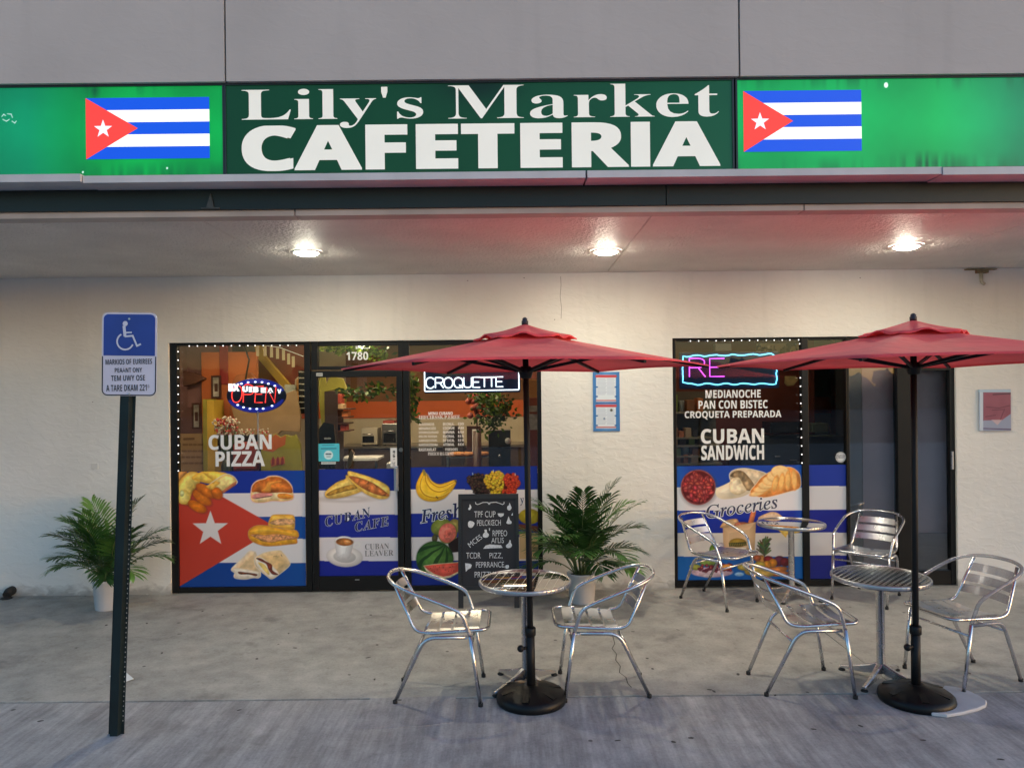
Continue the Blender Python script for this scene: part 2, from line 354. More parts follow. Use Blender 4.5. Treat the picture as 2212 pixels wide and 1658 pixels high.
# ------------------------------------------------------------ print painter (numpy -> colour attribute on a fine sheet)
def vnoise(x, y, seed=0):
    g = np.random.default_rng(seed).random((64, 64)); xi = np.floor(x).astype(int); yi = np.floor(y).astype(int); fx, fy = x-xi, y-yi
    fx = fx*fx*(3-2*fx); fy = fy*fy*(3-2*fy); a = lambda i, j: g[(yi+j) % 64, (xi+i) % 64]
    return (a(0,0)*(1-fx)+a(1,0)*fx)*(1-fy)+(a(0,1)*(1-fx)+a(1,1)*fx)*fy
class Canvas:
    def __init__(s, box, Y, T=(0,0,1), step=1.0, frame=None):
        s.Y = Y; s.X0, s.X1, s.Z0, s.Z1 = frame or rect(*box, Y)
        s.nx = max(2, int((s.X1-s.X0)/Y*FPX/step)); s.nz = max(2, int((s.Z1-s.Z0)/Y*FPX/step))
        s.gx, s.gz = np.meshgrid(np.linspace(s.X0, s.X1, s.nx+1), np.linspace(s.Z1, s.Z0, s.nz+1))
        u, v = s.gx/Y*FPX, (s.gz-EYE)/Y*FPX
        dx, dy = AX+u*cR-v*sR, AY-(u*sR+v*cR)
        s.px, s.py = (dx-T[0])/T[2], (dy-T[1])/T[2]; s.aa = .75/T[2]; s.k = T[2]
        s.a = np.zeros(s.px.shape+(3,))
    def fill(s, c): s.a[:] = c
    def mix(s, m, c):
        c = np.asarray(c, float); m = m[..., None]; s.a = s.a*(1-m)+c*m
    def n(s, sc, seed=0): sc = sc/s.k; return vnoise(s.px/sc+31, s.py/sc+17, seed)*.65+vnoise(s.px/sc*2.3+5, s.py/sc*2.3+9, seed+1)*.35
    def sd(s, pts):
        d = np.full(s.px.shape, 1e9); ins = np.zeros(s.px.shape, bool); n = len(pts)
        for i in range(n):
            ax, ay = pts[i][0], pts[i][1]; bx, by = pts[(i+1)%n][0], pts[(i+1)%n][1]
            ex, ey = bx-ax, by-ay; L = ex*ex+ey*ey+1e-9
            t = np.clip(((s.px-ax)*ex+(s.py-ay)*ey)/L, 0, 1)
            d = np.minimum(d, (s.px-ax-t*ex)**2+(s.py-ay-t*ey)**2)
            if ay != by:
                c = ((ay > s.py) != (by > s.py)) & (s.px < (bx-ax)*(s.py-ay)/(by-ay)+ax); ins ^= c
        d = np.sqrt(d); return np.where(ins, -d, d)
    def esd(s, cx, cy, rx, ry, ang=0):
        c, n = math.cos(R(ang)), math.sin(R(ang)); x, y = s.px-cx, s.py-cy; x, y = x*c+y*n, -x*n+y*c
        k = np.sqrt((x/rx)**2+(y/ry)**2); return (k-1)*min(rx, ry)
    def cov(s, d, soft=1): return np.clip(.5-d/(2*s.aa*soft), 0, 1)
    def poly(s, pts, c, smooth=False):
        if smooth: pts = [(p.x, p.y) for p in catmull([(p[0], p[1], 0) for p in pts], 5, True)]
        s.mix(s.cov(s.sd(pts)), c)
    def food(s, pts, c1, c2, edge=30, amt=.2, sc=9, seed=1, rim=0, rimc=(235,225,225), shadow=0, smooth=True, light=True, d=None):
        if d is None:
            if smooth: pts = [(p.x, p.y) for p in catmull([(p[0], p[1], 0) for p in pts], 5, True)]
            d = s.sd(pts)
        if shadow: s.mix(np.clip(.5-(d-shadow*.4)/(shadow*1.4), 0, 1)*.35, (60,50,45))
        if rim: s.mix(s.cov(d-rim), rimc)
        q = np.clip(-d/edge, 0, 1)**.7
        col = np.asarray(c2, float)+(np.asarray(c1, float)-np.asarray(c2, float))*q[..., None]
        col = col*(1+amt*(s.n(sc, seed)-.5)*2)[..., None]
        if light:
            gy, gx = np.gradient(np.clip(-d/edge, 0, 1)); g = np.clip((gy*.8+gx*.5)*edge*.12/max(s.aa, .3), -.5, .5); col = col*(1+g*.55)[..., None]
        s.mix(s.cov(d), np.clip(col, 0, 255))
    def efood(s, cx, cy, rx, ry, ang, c1, c2, **k):
        d = s.esd(cx, cy, rx, ry, ang); k.setdefault('edge', min(rx, ry)*.9); s.food(None, c1, c2, d=d, **k)
    def line(s, pts, w, c, a=1):
        for i in range(len(pts)-1):
            ax, ay = pts[i]; bx, by = pts[i+1]; ex, ey = bx-ax, by-ay; L = ex*ex+ey*ey+1e-9
            t = np.clip(((s.px-ax)*ex+(s.py-ay)*ey)/L, 0, 1); d = np.hypot(s.px-ax-t*ex, s.py-ay-t*ey)-w/2
            s.mix(s.cov(d)*a, c)
    def stripes(s, ys, cols):
        for i, c in enumerate(cols):
            s.mix(((s.py >= ys[i]) & (s.py < ys[i+1])).astype(float), c)
    def mesh(s, name, mat, parent=None, thick=.0015):
        h, w = s.px.shape; n = h*w
        co = np.stack([s.gx, np.full_like(s.gx, s.Y), s.gz], -1).reshape(-1, 3)
        i = np.arange(h*w).reshape(h, w); q = np.stack([i[1:, :-1], i[1:, 1:], i[:-1, 1:], i[:-1, :-1]], -1).reshape(-1, 4)
        me = bpy.data.meshes.new(name); me.vertices.add(n); me.vertices.foreach_set('co', co.ravel())
        me.loops.add(q.size); me.loops.foreach_set('vertex_index', q.ravel().astype(np.int32))
        me.polygons.add(len(q)); me.polygons.foreach_set('loop_start', np.arange(0, q.size, 4, dtype=np.int32))
        me.update(calc_edges=True); me.validate()
        at_ = me.color_attributes.new('Col', 'FLOAT_COLOR', 'POINT')
        v = np.clip(s.a, 0, 255)/255; l = np.where(v <= .04045, v/12.92, ((v+.055)/1.055)**2.4)
        at_.data.foreach_set('color', np.concatenate([l, np.ones(l.shape[:2]+(1,))], -1).astype(np.float32).ravel())
        me.materials.append(mat); o = bpy.data.objects.new(name, me); COL.objects.link(o)
        if parent is not None: o.parent = parent
        return o

# shared materials
ALU = M('aluminium', (.68, .68, .70), .25, 1, .08, 14)
ALU2 = M('brushed_aluminium', (.60, .60, .625), .28, 1, .1, 9)
BLK = M('black_powder_coat', (.008, .008, .009), .5, 0, .15, 6, .05, 200, .3)
FRM = M('bronze_black_frame', (.007, .0065, .0065), .38, 0, .2, 3, 0, 60, .3)
RUB = M('black_rubber', (.015, .015, .015), .7)
WHT = M('white_paint', (.74, .74, .73), .5, 0, .06, 3)
PAPER = M('white_paper', (.78, .78, .76), .7)
WVIN = M('white_vinyl', (.80, .80, .80), .45)
# ------------------------------------------------------------ the place: ground, building
WY = 7.45                      # front face of the shop wall
GY = 7.51                      # glass
VY = 7.500                     # vinyl stuck on the glass
SOF, BEAMY, SIGNY = 3.19, 4.85, 4.72
mb = MB().box(-300, 300, -300, 300, -.06, -.02); o = mb.build('ground', M('asphalt', (.06, .06, .062), .85, 0, .3, 2, .3, 120)); o['kind'] = 'structure'
PAVE = concrete('walk_concrete', (.50, .47, .42), (.39, .37, .335), 0, 1.1)
mb = MB()
for a, b in ((-12, 2.545), (2.551, 12)): mb.box(a, b, 4.866, 7.62, -.15, 0)
o = mb.build('pavement', PAVE, bevel=.004); o['kind'] = 'structure'
mb = MB().box(-30, 30, -12, 4.848, -.15, -.001); o = mb.build('driveway', concrete('apron_concrete', (.50, .475, .465), (.41, .39, .385), .10, .9), bevel=.004); o['kind'] = 'structure'
mb = MB()
def ground_pt(px, py):
    a, b = ray(px, py); t = -EYE/b; return a*t, t
crk = [ground_pt(*p) for p in ((1228,1288),(1238,1310),(1252,1342),(1270,1360),(1296,1366),(1324,1374),(1328,1390),(1322,1400),(1332,1412),(1330,1425),(1340,1438),(1338,1452),(1352,1462),(1356,1475),(1364,1484))]
mb.add([(x+q, y, .0015) for x, y in crk for q in (-.003, .003)], [(2*i, 2*i+1, 2*i+3, 2*i+2) for i in range(len(crk)-1)])
o = mb.build('pavement_crack', M('crack_dark', (.06, .055, .05), .9)); o['kind'] = 'structure'
# worn repair patch of the driveway in front of the left chair
g = [ground_pt(*p) for p in ((800,1508),(985,1502),(978,1560),(905,1568),(760,1575))]
o = MB().slab(g, -.004, .002).build('driveway_patch', concrete('patch_concrete', (.46, .44, .44), (.37, .35, .36), .1, .9)); o['kind'] = 'structure'
# trodden gum spots and old stains
mb = MB(); rg = random.Random(12)
SPOT = [((x/1.546)/1.1831, (1202+y/1.546)/1.1831) for x, y in ((1015,743),(1100,686),(1165,700),(1140,643),(970,625),(1250,624),(1465,570),(1480,824),(1380,806),(1490,688),(710,645),(580,603),(800,555),(160,988),(945,945),(1455,738),(300,700),(420,610),(640,720),(880,570))]
SPOT += [((1380+x/1.788)/1.1831, (1202+y/1.788)/1.1831) for x, y in ((630,727),(425,735),(490,857),(515,905),(905,930),(795,1008),(1075,1025),(355,1232),(610,1238),(2105,1318),(1465,1165),(690,1220),(970,675),(775,1000),(1250,1180),(1750,1230),(1960,925))]
for p in SPOT:
    x, y = ground_pt(*p); a, b_, q = rg.uniform(.010,.022), rg.uniform(.007,.013), rg.uniform(0,3); zz = .0012 if y > 4.86 else .0004
    mb.add([(x+a*math.cos(k*PI/5)*math.cos(q)-b_*math.sin(k*PI/5)*math.sin(q)*rg.uniform(.7,1.1), y+a*math.cos(k*PI/5)*math.sin(q)+b_*math.sin(k*PI/5)*math.cos(q)*rg.uniform(.7,1.1), zz) for k in range(10)], [tuple(range(10))])
o = mb.build('pavement_spots', M('gum_dark', (.07, .06, .055), .9)); o['kind'] = 'stuff'; o['label'] = 'small dark gum spots trodden into the concrete'; o['category'] = 'spots'
# far-off wood beyond the car park, seen only as a dark line in the glass
mb = MB()
for i in range(5200):
    x = random.uniform(-75, 75); hmax = 3.7+.8*math.sin(x*.31)+.5*math.sin(x*.83+1)+.4*math.sin(x*2.1); z = random.uniform(0, hmax)
    c = Vector((x, -58+random.uniform(-2, 2), z)); a = Vector((random.uniform(-1,1), random.uniform(-.4,.4), random.uniform(-1,1))).normalized()*random.uniform(.3,.7); b = a.cross(Vector((0,1,0)))*.8
    mb.add([c-a-b, c+a-b, c+a+b, c-a+b], [(0,1,2,3)])
o = mb.build('treeline', M('far_foliage', (.03, .045, .02), .8)); o['kind'] = 'stuff'; o['label'] = 'dark distant line of trees across the car park'; o['category'] = 'trees'

B = thing('shop_building', 'cream stucco shop building with deep soffit, black framed storefront windows and glass doors', 'building', (0, WY, 0))
def bpart(mb, name, mats, parent=None, bevel=0, **t):
    return adopt(mb.build(name, mats, None, bevel, **t), parent or B)
def adopt(o, p):
    o.parent = p; o.matrix_parent_inverse = Matrix.Translation(-p.location) if p.parent is None else Matrix()
    return o
a0, a1, _, ah = rect(366, 736, 1171, 1278, WY); b0, b1, _, bh = rect(1455, 727, 2067, 1262, WY)
STU = stucco('cream_stucco', (.76, .74, .70), .24, .008)
mb = MB().prism([(-9.5,0),(a0,0),(a0,ah),(a1,ah),(a1,0),(b0,0),(b0,bh),(b1,bh),(b1,0),(9.5,0),(9.5,SOF+.02),(-9.5,SOF+.02)], WY, WY+.16)
bpart(mb, 'wall', STU)
# soffit panels with open joints
SOFM = M('soffit_paint', (.74, .70, .655), .55, 0, .10, 2.2, 1.0, 40, .35, bdist=.03)
mb = MB(); js = [-9.5, -5.05, -2.1, .965, 3.765, 6.7, 9.5]
for i in range(len(js)-1): mb.box(js[i]+.004, js[i+1]-.004, 5.008, WY-.003, SOF, SOF+.03)
bpart(mb, 'soffit', SOFM)
bpart(MB().box(-9.5, 9.5, 4.9, WY+.2, SOF+.031, SOF+.2), 'soffit_deck', M('dark_void', (.03, .028, .026), .9))
# dark green beam, pale lip below it
LIP = M('lip_paint', (.46, .40, .365), .55, 0, .18, 3)
mb = MB()
for x0, x1 in ((-9.5, -1.42), (-1.412, 1.93), (1.938, 9.5)): mb.box(x0, x1, 4.872, 4.998, SOF-.018, SOF+.022)
bpart(mb, 'soffit_lip', LIP)
GRN = M('dark_green_paint', (.006, .014, .013), .45, 0, .5, 1.6, .1, 30)
mb = MB()
for x0, x1 in ((-9.5, 1.02), (1.026, 3.9), (3.906, 9.5)): mb.box(x0, x1, BEAMY, 4.97, SOF+.0225, 3.345)
bpart(mb, 'beam', GRN)
mb = MB().box(-2.02, -1.90, 4.838, 4.849, SOF+.026, SOF+.034).prism([(-1.985,SOF+.034),(-1.935,SOF+.034),(-1.945,SOF+.09),(-1.957,SOF+.125),(-1.968,SOF+.085)], 4.836, 4.849)
bpart(mb, 'bracket', M('galvanised', (.10, .10, .095), .5, .6, .3, 20))
# ledge under the signs
LED = M('ledge_paint', (.60, .60, .615), .5, 0, .12, 4, .1, 20)
mb = MB()
x_a = at(178, 385, 4.68)[0]; x_b = at(1267, 380, 4.68)[0]; x_c = at(2035, 365, 4.68)[0]
mb.box(-9.5, x_a-.003, 4.662, 4.86, 3.352, 3.40); mb.box(x_a+.003, x_b-.006, 4.68, 4.86, 3.347, 3.392)
mb.box(x_b+.006, x_c-.002, 4.68, 4.86, 3.347, 3.392); mb.box(x_c+.002, 9.5, 4.674, 4.86, 3.340, 3.388)
bpart(mb, 'ledge', LED)
# upper wall in three panels
UP = stucco('grey_stucco', (.53, .495, .47), .1, .006)
s_a = at(486, 90, 4.70)[0]; s_b = at(1597, 85, 4.70)[0]
mb = MB()
for x0, x1 in ((-9.5, s_a-.006), (s_a+.006, s_b-.006), (s_b+.006, 9.5)): mb.box(x0, x1, 4.70, 4.86, 3.987, 5.4)
bpart(mb, 'upper_wall', UP)
mb = MB().box(-9.5, 9.5, 4.861, 5.0, 3.346, 5.4)
bpart(mb, 'backing_wall', M('dark_void', (.03, .028, .026), .9))
bpart(MB().box(-9.5, 9.5, 5.001, 12.7, 5.2, 5.4), 'roof', M('roof_felt', (.2, .2, .2), .9))  # unseen roof slab, added to block sky light from behind
bpart(MB().box(-9.5, 9.5, WY+.001, WY+.159, SOF+.201, 5.199), 'parapet', UP)
# hairline crack and small marks on the wall
mb = MB(); p = [at(*q, WY-.0012) for q in ((1211,597),(1212,615),(1210,640),(1213,665),(1212,688))]; mb.ribbon(p, .004, WY-.0012)
bpart(mb, 'wall_crack', M('crack_grey', (.22, .20, .18), .9))
for q in ((331,706),(1132,600),(1198,690),(1858,600),(200,868),(1010,606)):
    x, z = at(*q, WY-.0012); mb = MB(); mb.prism([(x-.008,z),(x,z+.004),(x+.008,z+.002),(x+.003,z-.006)], WY-.002, WY-.0005); bpart(mb, 'wall_mark', M('crack_grey', (.22, .20, .18), .9))
x, z = at(205, 1006, WY); bpart(MB().box(x-.033, x+.033, WY-.006, WY+.002, z-.03, z+.03), 'cover_plate', M('painted_plate', (.66, .64, .60), .5), bevel=.003)

# ---- storefront frames
CLR = glass('window_glass', (.90, .92, .91), 1.0)
def frame_window(name, outer, panes, depth=(7.478, 7.548)):
    """outer: photo box; panes: list of photo boxes (openings). One frame mesh; a glass pane per opening."""
    X0, X1, Z0, Z1 = rect(*outer, 7.478); Z0 = max(Z0, .002)
    ps = [rect(*p, 7.478) for p in panes]
    mb = MB(); xs = sorted(ps)
    # columns of panes share x ranges
    cols = {}
    for p in ps: cols.setdefault((round(p[0],3), round(p[1],3)), []).append(p)
    keys = sorted(cols); prev = X0
    for k in keys:
        c = sorted(cols[k], key=lambda p: p[2]); x0, x1 = c[0][0], c[0][1]
        if x0-prev > .004: mb.box(prev, x0, depth[0], depth[1], Z0, Z1)
        z = Z0
        for p in c:
            if p[2]-z > .004: mb.box(x0, x1, depth[0]+.004, depth[1]-.004, z, p[2])
            z = p[3]
        if Z1-z > .004: mb.box(x0, x1, depth[0]+.004, depth[1]-.004, z, Z1)
        prev = x1
    if X1-prev > .004: mb.box(prev, X1, depth[0], depth[1], Z0, Z1)
    f = bpart(mb, name, FRM, bevel=.003)
    return f, ps
def pane(parent, p, mat, y=GY):
    return adopt(MB().box(p[0]-.004, p[1]+.004, y, y+.006, p[2]-.004, p[3]+.004).build('pane', mat), parent)
wL, ps = frame_window('window', (366.5, 736.5, 672, 1279), [(384, 745, 659, 1268)])
pane(wL, ps[0], CLR); wL['label'] = 'black window frame left of the door'
# transom over the door and the door itself
wT, ps = frame_window('window', (672.3, 736, 872, 798), [(686, 746, 860, 790)]); pane(wT, ps[0], CLR); wT['label'] = 'black transom frame over the door'
X0, X1, Z0, Z1 = rect(673, 800, 871, 1277, 7.47); Z0 = .012
g0, g1, gz0, gz1 = rect(687, 814, 858, 1244, 7.47)
mb = MB().box(X0, g0, 7.472, 7.53, Z0, Z1).box(g1, X1, 7.472, 7.53, Z0, Z1).box(g0, g1, 7.475, 7.527, Z0, gz0).box(g0, g1, 7.475, 7.527, gz1, Z1)
D1 = bpart(mb, 'door', FRM, bevel=.003); D1['label'] = 'black framed glass shop door numbered 1780'
pane(D1, (g0, g1, gz0, gz1), CLR)
hx, hz = at(855.5, 1033, 7.45); mb = MB().box(hx-.022, hx+.022, 7.452, 7.472, hz-.125, hz+.125); mb.box(hx-.012, hx+.012, 7.405, 7.4515, hz-.11, hz+.11)
adopt(mb.build('pull_handle', ALU2, None, .003), D1)
lx, lz = at(866, 971, 7.46); mb = MB(); mb.tube([(lx, 7.455, lz), (lx, 7.474, lz)], .021, 20)
adopt(mb.build('lock', M('lock_steel', (.22, .21, .20), .35, .9)), D1)
x, z = at(771, 1252, 7.46); adopt(MB().box(x-.022, x+.022, 7.4715, 7.4745, z-.004, z+.004).build('badge', ALU2), D1)
for zz in (.1, 2.05):
    adopt(MB().box(X0-.001, X0+.022, 7.462, 7.4715, zz, zz+.10).build('hinge', FRM, None, .003), D1)
wR, ps = frame_window('window', (872.3, 735, 1171, 1277), [(886, 744, 1162, 1264)]); pane(wR, ps[0], CLR); wR['label'] = 'black window frame right of the door'
wG, ps = frame_window('window', (1456, 727, 1831, 1265), [(1462, 734, 1733.5, 1253), (1748, 733, 1829, 1252)])
for p in ps: pane(wG, p, CLR)
wG['label'] = 'black two light window frame beside the grey doors'
GREY = glass('dim_glass', (.86, .86, .88), 1.6, 1.55)
d2, ps = frame_window('door', (1831.3, 728, 1975, 1264), [(1836, 760, 1940, 1246)]); pane(d2, ps[0], GREY); d2['label'] = 'grey tinted fixed door leaf left of its black post'
d3, ps = frame_window('door', (1975.3, 728, 2066.5, 1262), [(1980, 800, 2053, 1232)]); pane(d3, ps[0], GREY); d3['label'] = 'grey tinted door leaf at the wall end'
x, z = at(2056, 1000, 7.47); adopt(MB().box(x-.008, x+.012, 7.455, 7.4775, z-.06, z+.12).build('door_handle', ALU2, None, .002), d3)
SCR = M('reflection_grey', (.88, .65, .57), .6, 0, .1, 3)
x0, x1, z0, z1 = rect(1866, 730, 1950, 1250, 7.62); bpart(MB().box(x0, x1+.5, 7.64, 7.66, .02, 2.6), 'reflection_board', SCR)  # added board behind the glass; its tone stands in for the film's reflection
x0, x1, z0, z1 = rect(1834, 730, 1866, 1250, 7.62); bpart(MB().box(x0, x1, 7.65, 7.67, .02, 2.6), 'reflection_board', M('reflection_green_grey', (.42, .38, .31), .6))  # second added board, greener, standing in for reflection too
x0, x1, z0, z1 = rect(1960, 1150, 2066, 1250, 7.60); bpart(MB().box(x0, x1, 7.585, 7.60, .01, z1), 'kick_panel', M('kick_grey', (.30, .25, .22), .6))

# ---- recessed downlights
BULB = EM('lamp_lens', (1.0, .95, .76), 50.0/KE)
TRIM = M('white_trim', (.72, .70, .66), .3)
for i, (px, py, lab) in enumerate(((662, 543, 'recessed downlight in the soffit over the left window'), (1309, 541, 'recessed downlight in the soffit over the notice on the wall'), (1958, 530, 'recessed downlight in the soffit over the right hand umbrella'))):
    a, b = ray(px, py); Y = (SOF-EYE)/b; X = a*Y
    if i == 0:
        d = thing('downlight', lab, 'light', (X, Y, SOF), 0, 'lit downlights in the soffit')
        MB().lathe([(.128, -.001), (.132, -.006), (.122, -.014), (.100, -.016), (.094, -.012)], (0,0,0), 40, capb=False, capt=False).build('trim', TRIM, d)
        MB().lathe([(.093, -.010), (.088, -.020), (.07, -.029), (.035, -.034), (.004, -.036)][::-1], (0,0,0), 32, capb=True, capt=True).build('lens', BULB, d)
        first = d
    else:
        d = copy_tree(first); d.location = (X, Y, SOF); d['label'] = lab
# ---- small pipe stub with a stain under the soffit at the right
x, z = at(2117, 588, WY); t = thing('pipe_stub', 'small rusty pipe stub under the soffit at the right', 'pipe', (x, WY, z))
MB().box(-.16, .14, -.05, 0, .02, .028).box(-.05, .06, -.045, 0, -.012, .02).build('bracket', M('rust_stain', (.25, .19, .10), .7, .2, .4, 30), t)
mb = MB(); mb.tube(fillet([(.0,-.02,-.012),(.0,-.02,-.10),(.03,-.025,-.125)], .03), .016, 10); mb.build('spout', M('old_pvc', (.50, .45, .34), .5, 0, .3, 20), t)
# ---- black wall outlet at the foot of the wall, far left
x, z = at(27, 1306, WY); t = thing('drain_stub', 'small black drain stub at the foot of the wall, far left', 'drain', (x, WY, 0))
mb = MB(); mb.tube([(0, .01, .06), (0, -.05, .055), (0.005, -.09, .035)], [.045, .045, .04], 14); mb.build('pipe', RUB, t)
mb = MB(); mb.lathe([(.055, 0), (.05, .012), (.02, .02)], (0, -.09, 0.0), 12); mb.build('foot', RUB, t)

# ------------------------------------------------------------ sign boxes on the fascia
sx0 = at(493, 280, SIGNY)[0]; sx1 = at(1568, 265, SIGNY)[0]; lz0, lz1 = 3.393, 3.985
DIV = M('divider_black', (.02, .028, .032), .35, 0, .2, 4)
def cabinet(x0, x1, name, label, paint, cat='sign'):
    t = thing(name, label, cat, ((x0+x1)/2, SIGNY, lz0))
    X = (x1-x0)/2; H = lz1-lz0
    mb = MB().box(-X, X, .022, .13, 0.0005, H-.0005).box(-X, X, .004, .0215, 0.0005, .012).box(-X, X, .004, .0215, H-.012, H-.0005)
    mb.box(-X, -X+.012, .004, .0215, .0125, H-.0125).box(X-.012, X, .004, .0215, .0125, H-.0125); mb.build('cabinet', DIV, t)
    c = Canvas(None, SIGNY+.012, step=1.2, frame=(x0+.012, x1-.012, lz0+.012, lz1-.012)); paint(c)
    return t, c
x484 = at(484, 280, SIGNY)[0]; x1590 = at(1590, 265, SIGNY)[0]
def stains(c, seed, lo=(0,0), hi=(1,1), a=.4):
    n1 = vnoise(c.px/9, c.py/60, seed); n2 = vnoise(c.px/34, c.py/90, seed+1)
    top = np.clip(1-(c.py-(c.py[:1, :]))/34, 0, 1); bot = np.clip(1-((c.py[-1:, :])-c.py)/32, 0, 1)
    return np.clip((n1*.6+n2*.7-.62)*2.6, 0, 1)*np.maximum(top, bot)*a
def paintL(c):
    g = np.clip((c.px-60)/150, 0, 1)
    base = np.array((2, 128, 84.))*(1-g[..., None])+np.array((3, 158, 66.))*g[..., None]
    t = .9+.12*np.exp(-((c.py-280)/62)**2)+.06*np.sin(c.px/38)  # hot spots of the tubes behind, painted into the face colour
    c.a = base*(t*(.97+.06*c.n(40, 4)))[..., None]
    m = stains(c, 11)*np.clip((c.px-150)/40, 0, 1); c.mix(m, (6, 60, 40))
    c.mix(np.clip(1-np.abs(c.px-205)/14, 0, 1)*np.clip(1-np.abs(c.py-196)/26, 0, 1)*.7, (5, 55, 38))
    # peeled flecks of lettering at the far left edge
    for p in (((4,252),(8,247),(12,250)),((16,246),(24,247),(27,254)),((26,262),(32,266),(35,262)),((6,258),(14,262),(20,258))): c.line(p, 1.6, (215,230,225))
    for p in ((361,437/1.1831+65),(179,438)): c.mix(c.cov(c.esd(p[0], p[1]-71 if p[1] < 450 and p[0] > 300 else 372, 2, 2.4)), (220,240,230))
def paintR(c):
    g = np.clip((c.px-2020)/190, 0, 1)
    base = np.array((3, 164, 80.))*(1-g[..., None])+np.array((2, 134, 88.))*g[..., None]
    t = .9+.12*np.exp(-((c.py-255)/66)**2)+.05*np.sin(c.px/46)  # tube glow again painted into the face as brighter bands
    c.a = base*(t*(.97+.06*c.n(40, 8)))[..., None]
    c.mix(stains(c, 23), (6, 70, 44))
    n = vnoise(c.px/7, c.py/50, 5); c.mix(np.clip(1-np.abs(c.px-2005)/90, 0, 1)*np.clip(1-(352-c.py)/30, 0, 1)*np.clip(n*1.5-.2, 0, 1)*.8, (8, 60, 40))
    c.mix(c.cov(c.esd(1914, 184, 4.5, 6)), (235,250,240))
def paintC(c):
    g = np.clip((c.px-1000)/560, 0, 1)
    c.a = (np.array((7, 66, 34.))*(1-g[..., None])+np.array((6, 82, 50.))*g[..., None])*(.94+.1*c.n(120, 3))[..., None]
    c.mix(np.exp(-((c.px-1035)/75)**2-((c.py-178)/40)**2)*.8, (0, 26, 8))
tS, cS = cabinet(sx0-.028, sx1+.055, 'shop_sign', 'long dark green cafeteria sign with big cream lettering', paintC)
mC = printed('sign_face', .35, .3); cS.mesh('face', mC, None); f = bpy.data.objects['face']; adopt(f, tS)  # face given a weak glow of its own to lift the green
CREAM = M('cream_letters', (.78, .77, .70), .4); 
b = CREAM.node_tree.nodes['Principled BSDF']; b.inputs['Emission Color'].default_value = (.85, .83, .72, 1); b.inputs['Emission Strength'].default_value = .42*KE  # faint glow of their own added so the letters look whiter
for s, box, st, of, sp in (("Lily's", (522, 189, 914, 277), 'rb', -.006, 1.0), ("Market", (968, 182, 1553, 255), 'rb', -.008, 1.0), ("CAFETERIA", (522, 267, 1556, 365), 'sb', .016, 1.05)):
    mb = MB()
    if s == 'CAFETERIA':
        for k, (dx, dz) in enumerate(((-3.5,-1.2),(3.5,-1.2),(-3.5,1.2),(3.5,1.2))): letter(mb, s, (box[0]+3.5+dx, box[1]+1.2+dz, box[2]-3.5+dx, box[3]-1.2+dz), SIGNY+.009-.0005*k, st, of, sp)
    else: letter(mb, s, box, SIGNY+.009, st, of, sp)
    adopt(mb.build('lettering', CREAM), tS)
tL, cL = cabinet(-9.4, x484, 'flag_sign', 'glowing green light box with a Cuban flag at its right end', paintL)
mG = printed('lit_face', .35, .72); adopt(cL.mesh('face', mG), tL)
tR, cRr = cabinet(x1590, 9.4, 'flag_sign', 'glowing green light box with a Cuban flag at its left end', paintR)
adopt(cRr.mesh('face', mG), tR)
FB, FW, FR, FS = EM('flag_blue', lin((10, 80, 215)), .92), EM('flag_white', lin((255, 252, 246)), .98), EM('flag_red', lin((248, 66, 58)), .9), EM('flag_star', lin((255, 240, 250)), .9)
def star(cx, cz, r, k=.4): return [(cx+(r if i % 2 == 0 else r*k)*math.sin(PI*i/5), cz+(r if i % 2 == 0 else r*k)*math.cos(PI*i/5)) for i in range(10)]
for t, box, ap in ((tL, (185.5, 211, 452.5, 343), .42), (tR, (1606, 195.5, 1861, 327), .42)):
    X0, X1, Z0, Z1 = rect(*box, SIGNY+.008); mb = MB(); h = (Z1-Z0)/5; ax = X0+(X1-X0)*ap; zc = (Z0+Z1)/2
    ex = lambda z: X0+(ax-X0)*(1-abs(z-zc)/((Z1-Z0)/2))
    for i in range(5):
        za, zb = Z0+h*i, Z0+h*(i+1)
        pts = [(ex(za), za), (X1, za), (X1, zb), (ex(zb), zb)] if i != 2 else [(ex(za), za), (X1, za), (X1, zb), (ex(zb), zb), (ax, zc)]
        mb.sheet(pts, SIGNY+.008, 0 if i % 2 == 0 else 1)
    mb.sheet([(X0, Z0), (ax, zc), (X0, Z1)], SIGNY+.0078, 2); mb.sheet(star(X0+(X1-X0)*.14, zc-.003, h*.78), SIGNY+.0066, 3)
    adopt(mb.build('flag', [FB, FW, FR, FS]), t)
